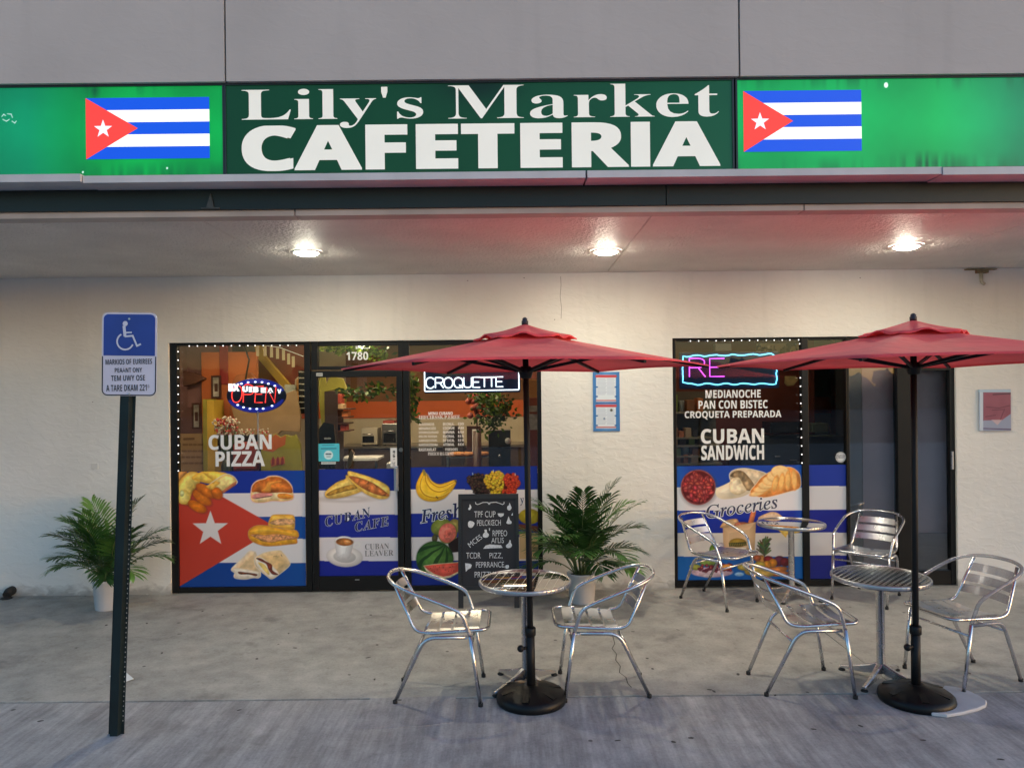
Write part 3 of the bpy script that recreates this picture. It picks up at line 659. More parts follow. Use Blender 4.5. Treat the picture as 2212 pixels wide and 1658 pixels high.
# ------------------------------------------------------------ cafe furniture
def make_chair(label, frame=ALU, hoop=None):
    t = thing('cafe_chair', label, 'chair', (0,0,0), 0, 'aluminium cafe chairs'); hoop = hoop or frame; r = .0125
    A = [(.205,.25,.452),(.18,.259,.53),(.155,.265,.588),(.10,.269,.628),(-.05,.27,.69),(-.19,.258,.742),(-.285,.2,.773),(-.332,.105,.787),(-.343,0,.79)]
    A = A+[(x,-y,z) for x,y,z in A[-2::-1]]
    mb = MB(); mb.tube(catmull(A, 5), r, 10); mb.build('arm_hoop', hoop, t)
    for s in (1,-1):
        mb = MB(); mb.tube([(.268,.244*s,.012),(.236,.247*s,.24),(.206,.25*s,.45)], r, 10); g = mb.build('leg', frame, t)
        MB().lathe([(.0155,0),(.0155,.02),(.0135,.022)], (.269,.244*s,0), 12).build('foot_cap', RUB, g)
        mb = MB(); mb.tube(fillet([(.19,.236*s,.438),(-.085,.226*s,.432),(-.285,.185*s,.012)], .075), r, 10); g = mb.build('leg', hoop if hoop is not frame else frame, t)
        MB().lathe([(.0155,0),(.0155,.02),(.0135,.022)], (-.285,.185*s,0), 12).build('foot_cap', RUB, g)
    P = [(-.285,.168,.768),(-.15,.205,.47),(-.06,.214,.458),(.29,.216,.478),(.322,.17,.479)]
    P = P+[(x,-y,z) for x,y,z in P[::-1]]
    mb = MB(); mb.tube(fillet(P, .045), .0115, 10); mb.build('seat_frame', frame, t)
    mb = MB()
    for x in (-.045,.045,.135,.225):                       # four curved slats
        vs = []
        for k in range(13):
            y = -.216+.432*k/12; z = .489+(x-.1)*.05-.022*(1-(y/.216)**2)-(.010 if k in (0,12) else 0)
            for dx in (-.036,.036): vs += [(x+dx, y, z), (x+dx, y, z-.004)]
        fs = []
        for k in range(12):
            a, b = 4*k, 4*k+4; fs += [(a,a+2,b+2,b),(a+1,b+1,b+3,a+3),(a,b,b+1,a+1),(a+2,a+3,b+3,b+2)]
        mb.add(vs, fs, 0, False)
    mb.build('seat', ALU2, t)
    mb = MB()
    for z in (.555,.63,.705):
        q = (z-.47)/(.768-.47); xc = -.15-.135*q; yw = .205-.037*q; vs = []
        for k in range(13):
            y = -yw+2*yw*k/12; x = xc-.035*(1-(y/yw)**2)+.004
            for dz in (-.027,.027): vs += [(x-dz*.42, y, z+dz), (x-dz*.42-.004, y, z+dz)]
        fs = []
        for k in range(12):
            a, b = 4*k, 4*k+4; fs += [(a,b,b+2,a+2),(a+1,a+3,b+3,b+1),(a,a+1,b+1,b),(a+2,b+2,b+3,a+3)]
        mb.add(vs, fs)
    mb.build('backrest', ALU2 if hoop is frame else hoop, t)
    for p in (((.216,-.248,.375),(.216,.248,.375)), ((-.125,-.215,.365),(-.125,.215,.365))):
        mb = MB(); mb.tube(p, .0085, 8); mb.build('stretcher', frame, t)
    return t
ch = make_chair('aluminium cafe chair left of the table under the umbrella nearest the door')
def place(o, x, y, a, label): o.location = (x, y, 0); o.rotation_euler = (0, 0, R(a)); o['label'] = label; return o
place(ch, -.49, 4.965, 0, ch['label'])
place(copy_tree(ch), .59, 5.015, 180, 'aluminium cafe chair facing left, in front of the palm right of the chalkboard')
place(copy_tree(ch), 1.925, 5.02, 0, 'aluminium cafe chair with pinkish seat, left of the basket weave table')
place(copy_tree(ch), 1.93, 7.03, -50, 'aluminium cafe chair in front of the groceries picture, beside the far table')
place(copy_tree(ch), 3.38, 7.06, 226, 'aluminium cafe chair in front of the dark doors, three back slats facing out')
GH = ghost('clear_frame')
place(make_chair('half see-through chair with clear back and legs at the right edge', ALU, GH), 3.11, 5.13, 196, 'half see-through chair with clear back and legs at the right edge')

def weave_steel(name, scale, amt):
    m = bpy.data.materials.new(name); m.use_nodes = True; t = m.node_tree; b = t.nodes['Principled BSDF']
    b.inputs['Metallic'].default_value = 1; b.inputs['Base Color'].default_value = (.62, .61, .58, 1); b.inputs['Roughness'].default_value = .17
    tc = t.nodes.new('ShaderNodeTexCoord'); hs = []
    for ang in (R(40), R(130)):
        mp = t.nodes.new('ShaderNodeMapping'); mp.inputs['Rotation'].default_value = (0,0,ang); t.links.new(tc.outputs['Object'], mp.inputs[0])
        w = t.nodes.new('ShaderNodeTexWave'); w.inputs['Scale'].default_value = scale; w.wave_profile = 'TRI' if amt < .4 else 'SIN'; t.links.new(mp.outputs[0], w.inputs[0]); hs.append(w.outputs[1])
    mu = t.nodes.new('ShaderNodeMath'); mu.operation = 'MULTIPLY'; t.links.new(hs[0], mu.inputs[0]); t.links.new(hs[1], mu.inputs[1])
    bp = t.nodes.new('ShaderNodeBump'); bp.inputs['Strength'].default_value = amt; bp.inputs['Distance'].default_value = .004
    t.links.new(mu.outputs[0], bp.inputs['Height']); t.links.new(bp.outputs[0], b.inputs['Normal'])
    mc = t.nodes.new('ShaderNodeMix'); mc.data_type = 'RGBA'; mc.inputs[6].default_value = (.16,.155,.15,1); mc.inputs[7].default_value = (.80,.79,.76,1)
    mr = t.nodes.new('ShaderNodeMapRange'); mr.inputs[1].default_value = .12; mr.inputs[2].default_value = .5; t.links.new(mu.outputs[0], mr.inputs[0])
    t.links.new(mr.outputs[0], mc.inputs[0]); t.links.new(mc.outputs[2], b.inputs['Base Color'])
    return m
def line_steel(name):
    """polished top engraved with a grid of pale lines"""
    m = bpy.data.materials.new(name); m.use_nodes = True; t = m.node_tree; b = t.nodes['Principled BSDF']
    b.inputs['Metallic'].default_value = 1
    tc = t.nodes.new('ShaderNodeTexCoord'); ms = []
    for ang in (R(8), R(98)):
        mp = t.nodes.new('ShaderNodeMapping'); mp.inputs['Rotation'].default_value = (0,0,ang); t.links.new(tc.outputs['Object'], mp.inputs[0])
        sx = t.nodes.new('ShaderNodeSeparateXYZ'); t.links.new(mp.outputs[0], sx.inputs[0])
        pp = t.nodes.new('ShaderNodeMath'); pp.operation = 'PINGPONG'; pp.inputs[1].default_value = .0275; t.links.new(sx.outputs[0], pp.inputs[0])
        lt = t.nodes.new('ShaderNodeMath'); lt.operation = 'LESS_THAN'; lt.inputs[1].default_value = .0016; t.links.new(pp.outputs[0], lt.inputs[0]); ms.append(lt.outputs[0])
    half = t.nodes.new('ShaderNodeMath'); half.operation = 'MULTIPLY'; half.inputs[1].default_value = .35; t.links.new(ms[1], half.inputs[0])
    mxx = t.nodes.new('ShaderNodeMath'); mxx.operation = 'MAXIMUM'; t.links.new(ms[0], mxx.inputs[0]); t.links.new(half.outputs[0], mxx.inputs[1])
    mc = t.nodes.new('ShaderNodeMix'); mc.data_type = 'RGBA'; mc.inputs[6].default_value = (.42,.37,.33,1); mc.inputs[7].default_value = (.62,.60,.55,1)
    t.links.new(mxx.outputs[0], mc.inputs[0]); t.links.new(mc.outputs[2], b.inputs['Base Color'])
    mr = t.nodes.new('ShaderNodeMapRange'); mr.inputs[3].default_value = .05; mr.inputs[4].default_value = .6; t.links.new(mxx.outputs[0], mr.inputs[0]); t.links.new(mr.outputs[0], b.inputs['Roughness'])
    return m
def make_table(label, top, x, y, a):
    t = thing('cafe_table', label, 'table', (x, y, 0), R(a), 'round cafe tables'); r = .31
    MB().lathe([(.02,.694),(r-.006,.694),(r-.004,.716),(r-.012,.7185),(.01,.7185)], seg=72).build('tabletop', top, t)
    mb = MB()
    mb.lathe([(r-.004,.692),(r,.690),(r+.002,.697),(r+.002,.714),(r,.719),(r-.010,.7205),(r-.011,.7185)], seg=72, capb=False, capt=False)
    for k in range(60):
        q = 2*PI*k/60; mb.obox(((r+.0035)*math.cos(q), (r+.0035)*math.sin(q), .7055), (.0022*math.cos(q), .0022*math.sin(q), 0), (-.0035*math.sin(q), .0035*math.cos(q), 0), (0,0,.009))
    mb.build('rim', ALU2, t)
    MB().lathe([(.034,.06),(.030,.10),(.028,.14),(.028,.66),(.06,.685),(.11,.6935)], seg=28, capt=False).build('column', ALU, t)
    for k in range(4):
        q = PI/4+k*PI/2; c, s = math.cos(q), math.sin(q); mb = MB(); n = 6; vs = []
        for i in range(n+1):
            u = i/n; d = .022+.258*u; z = .125-.092*u**.75; w = .021*(1-u*.45); hh = .055*(1-u)+.014
            for sy, dz in ((-1,-hh),(1,-hh),(1,-.006),(.55,0),(-.55,0),(-1,-.006)): vs.append((d*c-sy*w*s, d*s+sy*w*c, z+dz))
        fs = [(6*i+j, 6*i+(j+1)%6, 6*(i+1)+(j+1)%6, 6*(i+1)+j) for i in range(n) for j in range(6)]+[tuple(reversed(range(6))), tuple(6*n+j for j in range(6))]
        mb.add(vs, fs); f = mb.build('foot', ALU, t)
        MB().lathe([(.022,0),(.024,.006),(.018,.012),(.008,.014),(.008,.022)], (.268*c,.268*s,0), 14).build('glide', RUB, f)
    return t
make_table('round cafe table with pale line grid on its shiny top, near the chalkboard', line_steel('lined_steel'), .075, 5.05, -4)
make_table('round cafe table with basket weave steel top beside the right umbrella pole', weave_steel('weave_steel', 8.5, .5), 2.505, 5.07, -3)
make_table('round cafe table with plain reflective top, against the window by the groceries picture', line_steel('plain_steel') if 0 else M('polished_top', (.60, .59, .57), .07, 1, .05, 6), 2.665, 7.11, 8)

# ------------------------------------------------------------ umbrellas
REDM = M('red_canvas', (.93, .10, .115), .8, 0, .16, 3, .32, 13, .25, .07, bdist=.02)
def make_umbrella(label, bx, by, tx, ty, rot, Rr):
    t = thing('patio_umbrella', label, 'umbrella', (bx, by, 0), 0, 'red patio umbrellas')
    L = Vector((tx-bx, ty-by, 0)); zr, za = 2.161, 2.41; top = Vector((L.x, L.y, 0))
    ctr = lambda z: Vector((L.x*z/2.45, L.y*z/2.45, z))
    C = top*.95
    def cor(k, rad, z): q = R(rot)+k*PI/3; return Vector((C.x+rad*math.cos(q), C.y+rad*math.sin(q), z))
    def surf(rad0, rad1, z0, z1, sag, ruf, name, mat, nr=12, na=10, seed=0):
        vs = []; rg = random.Random(seed)
        ph = [rg.uniform(0, 6) for _ in range(6)]
        for i in range(nr+1):
            u = i/nr
            for k in range(6):
                a = cor(k, rad0+(rad1-rad0)*u, 0); b = cor(k+1, rad0+(rad1-rad0)*u, 0)
                for j in range(na):
                    w = j/na; p = a.lerp(b, w); edge = math.sin(PI*w)
                    z = z0+(z1-z0)*(u**.94)-sag*edge*math.sin(PI*u*.98)-(p.y-C.y)*.004+ruf*u**2*math.sin(w*PI*2*1.5+ph[k])*edge
                    pull = 1-.018*edge*u; p = Vector((C.x+(p.x-C.x)*pull, C.y+(p.y-C.y)*pull, z+.012*edge*u)); vs.append(p)
        n = 6*na; fs = [(i*n+j, i*n+(j+1)%n, (i+1)*n+(j+1)%n, (i+1)*n+j) for i in range(nr) for j in range(n)]
        # hem turned down
        o = len(vs)
        for j in range(n): p = vs[nr*n+j]; vs.append(Vector((C.x+(p.x-C.x)*.999, C.y+(p.y-C.y)*.999, p.z-.009)))
        fs += [(nr*n+j, nr*n+(j+1)%n, o+(j+1)%n, o+j) for j in range(n)]
        mb = MB(); mb.add(vs, fs, 0, True); return mb.build(name, mat, t)
    surf(.14, Rr, za-.045, zr, .022, 0, 'canopy', REDM, 12, 12, 1)
    surf(.022, .335, za+.022, za-.068, .004, .014, 'vent_cap', REDM, 6, 12, 3)
    mb = MB(); mb.tube([ctr(.03), ctr(1.2), ctr(2.44)], .0195, 16); mb.build('pole', BLK, t)
    mb = MB(); p = ctr(2.445); mb.lathe([(.013,-.015),(.021,-.012),(.022,.012),(.016,.017),(.018,.024),(.011,.034),(.003,.037)], (p.x,p.y,p.z), 16); mb.build('finial', M('dark_metal', (.05,.045,.055), .35, .6), t)
    h = ctr(2.135); mb = MB(); mb.lathe([(.024,-.05),(.036,-.045),(.046,-.01),(.046,.015),(.03,.03)], (h.x,h.y,h.z), 18); mb.build('runner', BLK, t)
    mb = MB(); p = ctr(2.39); mb.lathe([(.03,-.03),(.045,-.012),(.045,.008),(.025,.02)], (p.x,p.y,p.z), 18); mb.build('hub', BLK, t)
    for k in range(6):
        q = R(rot)+k*PI/3; d = Vector((math.cos(q), math.sin(q), 0))
        def rp(r): u = max(0, (r-.14)/(Rr-.14)); return Vector((C.x, C.y, 0))+d*r+Vector((0,0,za-.045+(zr-za+.045)*u**.94-.0135))
        mb = MB(); mb.bar(rp(.04)-Vector((0,0,.0)), rp(Rr-.012), .016, .02); rb = mb.build('rib', BLK, t)
        mb = MB(); mb.bar(Vector((h.x,h.y,h.z))+d*.04, rp(Rr*.5)-Vector((0,0,.012)), .014, .02); mb.build('strut', BLK, rb)
    mb = MB(); mb.tube([ctr(.05), ctr(.46)], .0285, 18); mb.lathe([(.031,.0),(.036,.006),(.036,.05),(.031,.056)], tuple(ctr(.42)), 18); st = mb.build('stem', BLK, t)
    k = ctr(.345); mb = MB(); mb.tube([k+Vector((-.028,-.012,0)), k+Vector((-.055,-.02,0))], .011, 10); mb.ball(k+Vector((-.064,-.022,0)), .023, 10, 7); mb.build('knob', BLK, st)
    mb = MB(); mb.lathe([(.222,0),(.228,.02),(.222,.046),(.20,.062),(.12,.085),(.06,.10),(.045,.108)], seg=44)
    for q in range(6):
        a = q*PI/3+.3; mb.obox((.14*math.cos(a), .14*math.sin(a), .068), (.055*math.cos(a), .055*math.sin(a), -.012), (-.02*math.sin(a), .02*math.cos(a), 0), (.004*math.cos(a),.004*math.sin(a),.012))
    mb.build('base', M('black_resin', (.005,.005,.0055), .42, 0, .2, 8, .08, 60, .3), t)
    return t
make_umbrella('red hexagonal patio umbrella standing between the two chairs before the door', .105, 4.80, .088, 4.80, 0, 1.195)
make_umbrella('red hexagonal patio umbrella at the right, cut off by the picture edge', 2.565, 4.74, 2.605, 4.80, -10, 1.235)
g = [ground_pt(*p) for p in ((2040,1486),(2065,1489),(2092,1497),(2115,1508),(2132,1519),(2130,1528),(2112,1536),(2080,1544),(2046,1550),(2012,1546),(2020,1515))]
o = MB().slab(g, 0, .022).build('weight_slab', M('pale_slab', (.55,.55,.56), .6, 0, .1, 8, .1, 60), None, .006); tag(o, 'pale grey flat slab lying beside the right umbrella base', 'slab')

# ------------------------------------------------------------ palms in white pots
LEAF = [M('palm_leaf', (.055,.15,.03), .42, 0, .4, 7, .05, 40, .5, .18), M('palm_leaf_light', (.12,.26,.05), .42, 0, .35, 7, .05, 40, .5, .2), M('palm_leaf_dark', (.03,.085,.022), .4, 0, .4, 7, .05, 40, .5, .15)]
STEM = M('palm_stem', (.11,.15,.05), .5, 0, .3, 20)
def make_palm(label, x, y, seed, scale=1.0):
    rg = random.Random(seed); t = thing('potted_palm', label, 'plant', (x, y, 0), 0, 'palms in white pots')
    MB().lathe([(.115,0),(.118,.004),(.136,.262),(.140,.265),(.141,.28),(.134,.281),(.128,.25)], seg=40, capt=False).build('pot', M('white_pot', (.60,.59,.60), .35, 0, .06, 5), t)
    MB().lathe([(.127,.245),(.08,.256),(.01,.262)], seg=24, capb=False).build('soil', M('dark_soil', (.03,.022,.016), .95, 0, .4, 30, .8, 60), t)
    fr = []
    for i in range(27):
        az = i*2.39996+rg.uniform(-.25,.25); lvl = i/26
        fr.append((az, R(88-40*lvl+rg.uniform(-6,6)), (1.0-.36*lvl+rg.uniform(-.08,.06))*scale, .5+.55*lvl))
    for az, el, Ln, droop in fr:
        if y+math.sin(az)*Ln > WY-.04 and math.sin(az) > .3: az = -az if rg.random() < .6 else az; Ln = min(Ln, .42) if math.sin(az) > .3 else Ln
        d = Vector((math.cos(az), math.sin(az), 0)); base = d*rg.uniform(.01,.07)+Vector((0,0,.25)); pts = [base]; n = 18; e = el; p = base.copy(); tg = []
        for k in range(n):
            e = el-droop*(k/n)**1.5*1.55; v = d*math.cos(e)+Vector((0,0,math.sin(e))); tg.append(v); p = p+v*Ln/n; pts.append(p.copy())
        tg.append(tg[-1]); mb = MB(); mb.tube(pts, [.0055*(1-.8*k/n)+.0012 for k in range(n+1)], 5, mi=1)
        side = d.cross(Vector((0,0,1))); s0 = .36; m = 20
        mi = 0
        for k in range(m):
            u = s0+(1-s0)*k/(m-1); f = u*n; i = min(int(f), n-1); pos = pts[i].lerp(pts[i+1], f-i); tv = tg[i]; nv = side.cross(tv).normalized()
            ll = min(Ln, .66)*.42*(math.sin(PI*(.16+.70*(k/(m-1))))**.8)*rg.uniform(.88,1.1)
            for sg in (-1,1):
                dr = (tv*(.62+.5*k/m)+side*sg*(.95-.35*k/m)+nv*rg.uniform(.05,.3)).normalized(); wv = dr.cross(nv).normalized(); w = .013*scale*rg.uniform(.8,1.15); dn = Vector((0,0,-1))
                a = pos; b = pos+dr*ll*.4+dn*ll*.02; c = pos+dr*ll*.75+dn*ll*.10; e2 = pos+dr*ll*.97+dn*ll*.22
                mb.add([a-wv*.002, a+wv*.002, b+wv*w, b-wv*w, c+wv*w*.8, c-wv*w*.8, e2], [(0,1,2,3),(3,2,4,5),(5,4,6)], 0)
        mb.build('frond', [LEAF[rg.choice((0,0,1,2,2))], STEM], t)
    for k in range(7):
        q = rg.uniform(0, 6.28); c0 = Vector((math.cos(q)*.05, math.sin(q)*.05, .25)); mb = MB(); mb.tube([c0, c0+Vector((math.cos(q)*.03, math.sin(q)*.03, .14)), c0+Vector((math.cos(q)*.07, math.sin(q)*.07, .26))], [.009,.007,.004], 6)
        mb.build('stem', STEM, t)
    return t
make_palm('bushy green palm in a white pot left of the storefront, behind the sign post', -3.83, 7.0, 5, .76)
make_palm('bushy green palm in a white pot right of the chalkboard', .645, 7.05, 12, .92)

# ------------------------------------------------------------ accessible parking sign
px0, py0 = ground_pt(251, 1584); t = thing('parking_sign', 'blue and white accessible parking sign on a leaning dark green post', 'sign', (px0, py0, 0))
lean = Vector((.1015, 0, 2.245)).normalized(); side = Vector((lean.z, 0, -lean.x)); bk = Vector((0,1,0))
mb = MB(); h = 2.44
prof = [(-.046,0),(-.030,0),(-.022,-.03),(.022,-.03),(.030,0),(.046,0),(.046,.004),(.027,.004),(.019,-.026),(-.019,-.026),(-.027,.004),(-.046,.004)]
vs = [tuple(side*a+bk*b+lean*z) for z in (-.05, h) for a, b in prof]; n = len(prof)
mb.add(vs, [(i,(i+1)%n,n+(i+1)%n,n+i) for i in range(n)]+[tuple(reversed(range(n))), tuple(range(n,2*n))])
mb.build('post', M('post_green', (.004,.014,.016), .45, .1, .35, 8, .1, 40), t)
mb = MB()
for k in range(60):
    z = .08+k*.029; c = side*.038+bk*(-.0012)+lean*z; q = [c+side*.0032*math.cos(a*PI/4)+lean*.0045*math.sin(a*PI/4) for a in range(8)]; mb.add(q, [tuple(range(8))])
mb.build('hole_disc', M('hole_light_paint', (.40,.38,.36), .8), t)  # pale discs stand in for light seen through the post's holes
SY = py0-.036
X0, X1, Z0, Z1 = rect(220, 675, 338.5, 855, SY); xc, zc = (X0+X1)/2-px0, (Z0+Z1)/2; w2, h2 = (X1-X0)/2, (Z1-Z0)/2
tl = R(1.2)
def rr(w, h, r, n=6):
    o = []
    for cx, cy, a0_ in ((w-r,h-r,0),(-w+r,h-r,90),(-w+r,-h+r,180),(w-r,-h+r,270)):
        for k in range(n+1): q = R(a0_+90*k/n); o.append((cx+r*math.cos(q), cy+r*math.sin(q)))
    return o
def pl(p): c, s = math.cos(-tl), math.sin(-tl); return (xc+p[0]*c-p[1]*s, zc+p[0]*s+p[1]*c)
def plate(mb, poly, y0, y1, mi=0): mb.prism([pl(p) for p in poly], y0, y1, mi)
LILAC = M('sign_white', (.60,.59,.70), .4, 0, .06, 6); SBLUE = M('sign_blue', (.020,.055,.30), .35, 0, .1, 6); SBLK = M('sign_black', (.015,.015,.02), .4)
mb = MB(); plate(mb, rr(w2, h2, .035), -.036, -.033); mb.build('plate', LILAC, t)
hb = h2*(1-2*(768-675)/180)
mb = MB(); r_ = rr(w2-.010, h2-.010, .028); up = [p for p in r_ if p[1] > hb]; lo = [p for p in r_ if p[1] <= hb]
plate(mb, [(w2-.010, hb)]+up+[(-w2+.010, hb)], -.0375, -.0362); mb.build('blue_panel', SBLUE, t)
mb = MB(); P2 = [(-w2+.005, hb-.004)]+[(p[0], p[1]) for p in rr(w2-.005, h2-.005, .03) if p[1] < 0]+[(w2-.005, hb-.004)]
mb.ribbon([pl(p) for p in P2], .0065, -.0372); mb.build('border', SBLK, t)
# symbol, points from the photograph in the sign's own plane
def sg(cx, cy):
    x, z = at(cx*.3161, 659.3+cy*.3161, SY); return (x-px0, z)
mb = MB()
cxx, czz = sg(857, 125); mb.sheet([(cxx+.015*math.cos(k*PI/8), czz+.015*math.sin(k*PI/8)) for k in range(16)], -.0384)
mb.ribbon([sg(849,140), sg(856,213)], .017, -.0386); mb.ribbon([sg(852,187), sg(903,185)], .0085, -.0391)
mb.ribbon([sg(854,213), sg(909,208), sg(938,277), sg(965,264)], .0105, -.0396)
cc = sg(858, 247); r0 = .0475; mb.ribbon([(cc[0]+r0*math.cos(R(a)), cc[1]+r0*math.sin(R(a))) for a in range(118, 345, 11)], .0095, -.0401)
mb.build('wheelchair_symbol', M('symbol_white', (.58,.60,.72), .4), t)
mb = MB(); bx, bz = sg(885, 93)
for zz in ((bx, bz), (bx-.004, bz-.44)):
    mb.tube([(zz[0], -.036, zz[1]), (zz[0], -.041, zz[1])], .006, 10)
mb.build('bolt', ALU2, t)
for s, x0, x1, y0, y1 in (('MARKIOS OF EURIREES', 722, 1040, 367, 403), ('PEAÄNT ONY', 785, 972, 421, 458), ('TEM UWY OSE', 760, 992, 477, 515), ('A TARE DKAM 221*', 727, 1022, 541, 585)):
    bx = (x0*.3161, 659.3+y0*.3161, x1*.3161, 659.3+y1*.3161); f = rect(*bx, SY); mb = MB(); letter(mb, s, None, -.0376, 'sb', -.004, 1.0, R(.4), frame=(f[0]-px0, f[1]-px0, f[2], f[3])); mb.build('lettering', SBLK, t)

# ------------------------------------------------------------ chalkboard
cx_, cy_ = -.235, 6.865
t = thing('chalkboard_sign', 'black A-frame chalkboard with white chalk writing in front of the fruit picture', 'sign', (cx_, cy_, 0))
CB = M('chalkboard', (.012,.0125,.018), .6, 0, .35, 5); CW = M('chalk', (.62,.64,.68), .85, 0, .25, 90); CBF = M('board_frame', (.014,.014,.016), .45, 0, .2, 6)
ZT, ZB, HW, LN = 1.035, .165, .285, .155     # board top, bottom, half width, lean
def cy(z): return LN*z/ZT
def cpt(px, py, off=0):                      # photo point (crop scale 4.604, origin 1150,1200) -> leaning board plane
    X, Y_ = (1150+px/4.604)/1.1831, (1200+py/4.604)/1.1831; a, b = ray(X, Y_)
    k = LN/ZT; Y = (cy_+k*EYE)/(1-k*b); return a*Y-cx_, EYE+b*Y
def lean_obj(o, dy):                          # shear a flat xz drawing onto the leaning board
    for v in o.data.vertices: v.co.y = cy(v.co.z)+dy+v.co.y
    return o
mb = MB().box(-HW+.03, HW-.03, .006, .012, ZB+.03, ZT-.03); lean_obj(mb.build('board', CB, t), 0)
mb = MB().box(-HW, -HW+.03, -.004, .018, ZB, ZT).box(HW-.03, HW, -.004, .018, ZB, ZT).box(-HW+.03, HW-.03, -.003, .017, ZT-.045, ZT).box(-HW+.03, HW-.03, -.003, .017, ZB, ZB+.03)
lean_obj(mb.build('frame', CBF, t), 0)
for s in (-1,1):
    mb = MB(); x = s*(HW-.025); mb.box(x-.024, x+.024, -.002, .016, 0, ZB-.0005); lean_obj(mb.build('leg', CBF, t), 0)
    mb = MB(); mb.bar((x, .42, 0), (x, cy(ZT)+.03, ZT-.02), .045, .018); mb.build('leg', CBF, t)
mb = MB()
for s, x0, x1, y0, y1, a in (('TPF CUP',285,535,485,560,0),('PEILCKŒCH',318,597,588,658,0),('RPPEO',502,672,710,782,0),('AI\'LIS',486,634,795,862,0),('MCES',205,385,805,868,36),('TCDR',192,360,972,1044,0),('PIZZ,',465,618,975,1050,0),('PEPRRANCE,',305,648,1080,1160,0),('PRIZZIANO',290,640,1195,1268,0)):
    A, Bq = cpt(x0,y1), cpt(x1,y0); letter(mb, s, None, 0, 's', -.004, 1.0, R(a), frame=(A[0], Bq[0], A[1], Bq[1]))
lean_obj(mb.build('lettering', CW, t), .0048)
mb = MB()
def dood(pts, smooth=True):
    q = [cpt(*p) for p in pts]
    if smooth: q = [(v.x, v.y) for v in catmull([(a,b,0) for a,b in q], 4, True)]
    m1 = MB(); m1.sheet(q, 0); lean_obj(m1.build('chalk_drawing', CW, t), .0046)
dood(((232,405),(250,430),(248,455),(232,472),(218,470),(214,455),(228,440))); dood(((700,388),(714,420),(724,450),(700,478),(674,462),(676,430),(694,415)))
dood(((560,512),(636,512),(628,540),(598,556),(570,542)),False); dood(((238,600),(285,620),(280,655),(250,682),(216,668),(214,620))); dood(((690,548),(705,590),(724,610),(718,634),(680,636),(664,622),(674,596)))
dood(((405,705),(432,705),(436,735),(458,760),(445,790),(415,798),(388,785),(390,755),(408,735))); dood(((390,928),(420,890),(470,876),(600,886),(620,918)),False)
dood(((700,828),(714,832),(718,862),(730,885),(718,910),(690,920),(662,910),(662,885),(690,860))); dood(((178,1098),(235,1104),(258,1118),(245,1155),(212,1170),(186,1200)),False); dood(((655,1125),(690,1122),(690,1155),(658,1160)))
dood(((720,535),(738,505),(740,538)),False); dood(((458,686),(472,686),(468,716),(460,716)),False)
mb.ribbon([cpt(*p) for p in ((300,378),(302,398),(322,408),(350,400),(385,384),(430,382),(460,392),(490,384),(540,380),(590,396),(620,408),(636,396),(636,376))], .006, 0)
dood(((445,408),(460,396),(478,408)),False)
lean_obj(mb.build('chalk_drawing', CW, t), .0046)

# ------------------------------------------------------------ litter
g = [ground_pt(*p) for p in ((236,1463),(262,1451),(289,1468),(258,1477))]
mb = MB(); mb.add([(g[0][0],g[0][1],.012),(g[1][0],g[1][1],.03),(g[2][0],g[2][1],.010),(g[3][0],g[3][1],.004)], [(0,3,2,1)])
o = mb.build('paper_sheet', PAPER); s_ = o.modifiers.new('thickness','SOLIDIFY'); s_.thickness = .002; tag(o, 'loose white sheet of paper lying behind the sign post', 'paper')
# ------------------------------------------------------------ printed vinyl on the glass
PRN = printed('vinyl_print', .38, 0, .35)
BLUE, NAVY, WHITE, RED = (22,62,150), (26,40,140), (216,212,212), (196,62,44)
T7 = (363.5, 1005.8, .17335)
def graphic(box, label, T, step=1.0):
    t = thing('window_graphic', label, 'window graphic', (0, VY, 0)); return t, Canvas(box, VY, T, step)
def word(t, s, T, box, style, off, rot, col, outline=None, ow=.03, y=.0016, space=1.0):
    bx = (T[0]+box[0]*T[2], T[1]+box[1]*T[2], T[0]+box[2]*T[2], T[1]+box[3]*T[2])
    if outline is not None:
        mb = MB(); letter(mb, s, bx, VY-y*.5, style, off, space, R(rot), grow=ow); adopt(mb.build('lettering_outline', outline), t)
    mb = MB(); letter(mb, s, bx, VY-y, style, off, space, R(rot)); adopt(mb.build('lettering', col), t)
INK = M('ink_navy', lin((32,36,82)), .45); GREYINK = M('ink_grey', lin((128,120,116)), .5)

# 1: flag with sandwiches
t, c = graphic((382.5, 1017, 660, 1266), 'window picture of a Cuban flag with a white star, plantain chips and sandwiches', T7)
c.fill((20, 66, 148)); c.stripes((0, 340, 630, 908, 1205, 3000), ((24,48,150), (222,214,216), (22,66,150), (222,216,216), (18,66,146)))
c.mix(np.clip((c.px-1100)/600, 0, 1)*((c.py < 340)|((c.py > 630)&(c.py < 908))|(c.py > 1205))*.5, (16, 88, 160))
c.poly([(100,60),(1358,768),(100,1525)], (196,62,44)); c.mix(np.clip(1-c.px/700, 0, 1)*(c.sd([(100,60),(1358,768),(100,1525)]) < 0)*.25, (180,70,60))
c.poly([(525,555),(580,712),(745,712),(617,808),(660,970),(525,880),(392,970),(435,820),(303,715),(470,712)], (222,214,212))
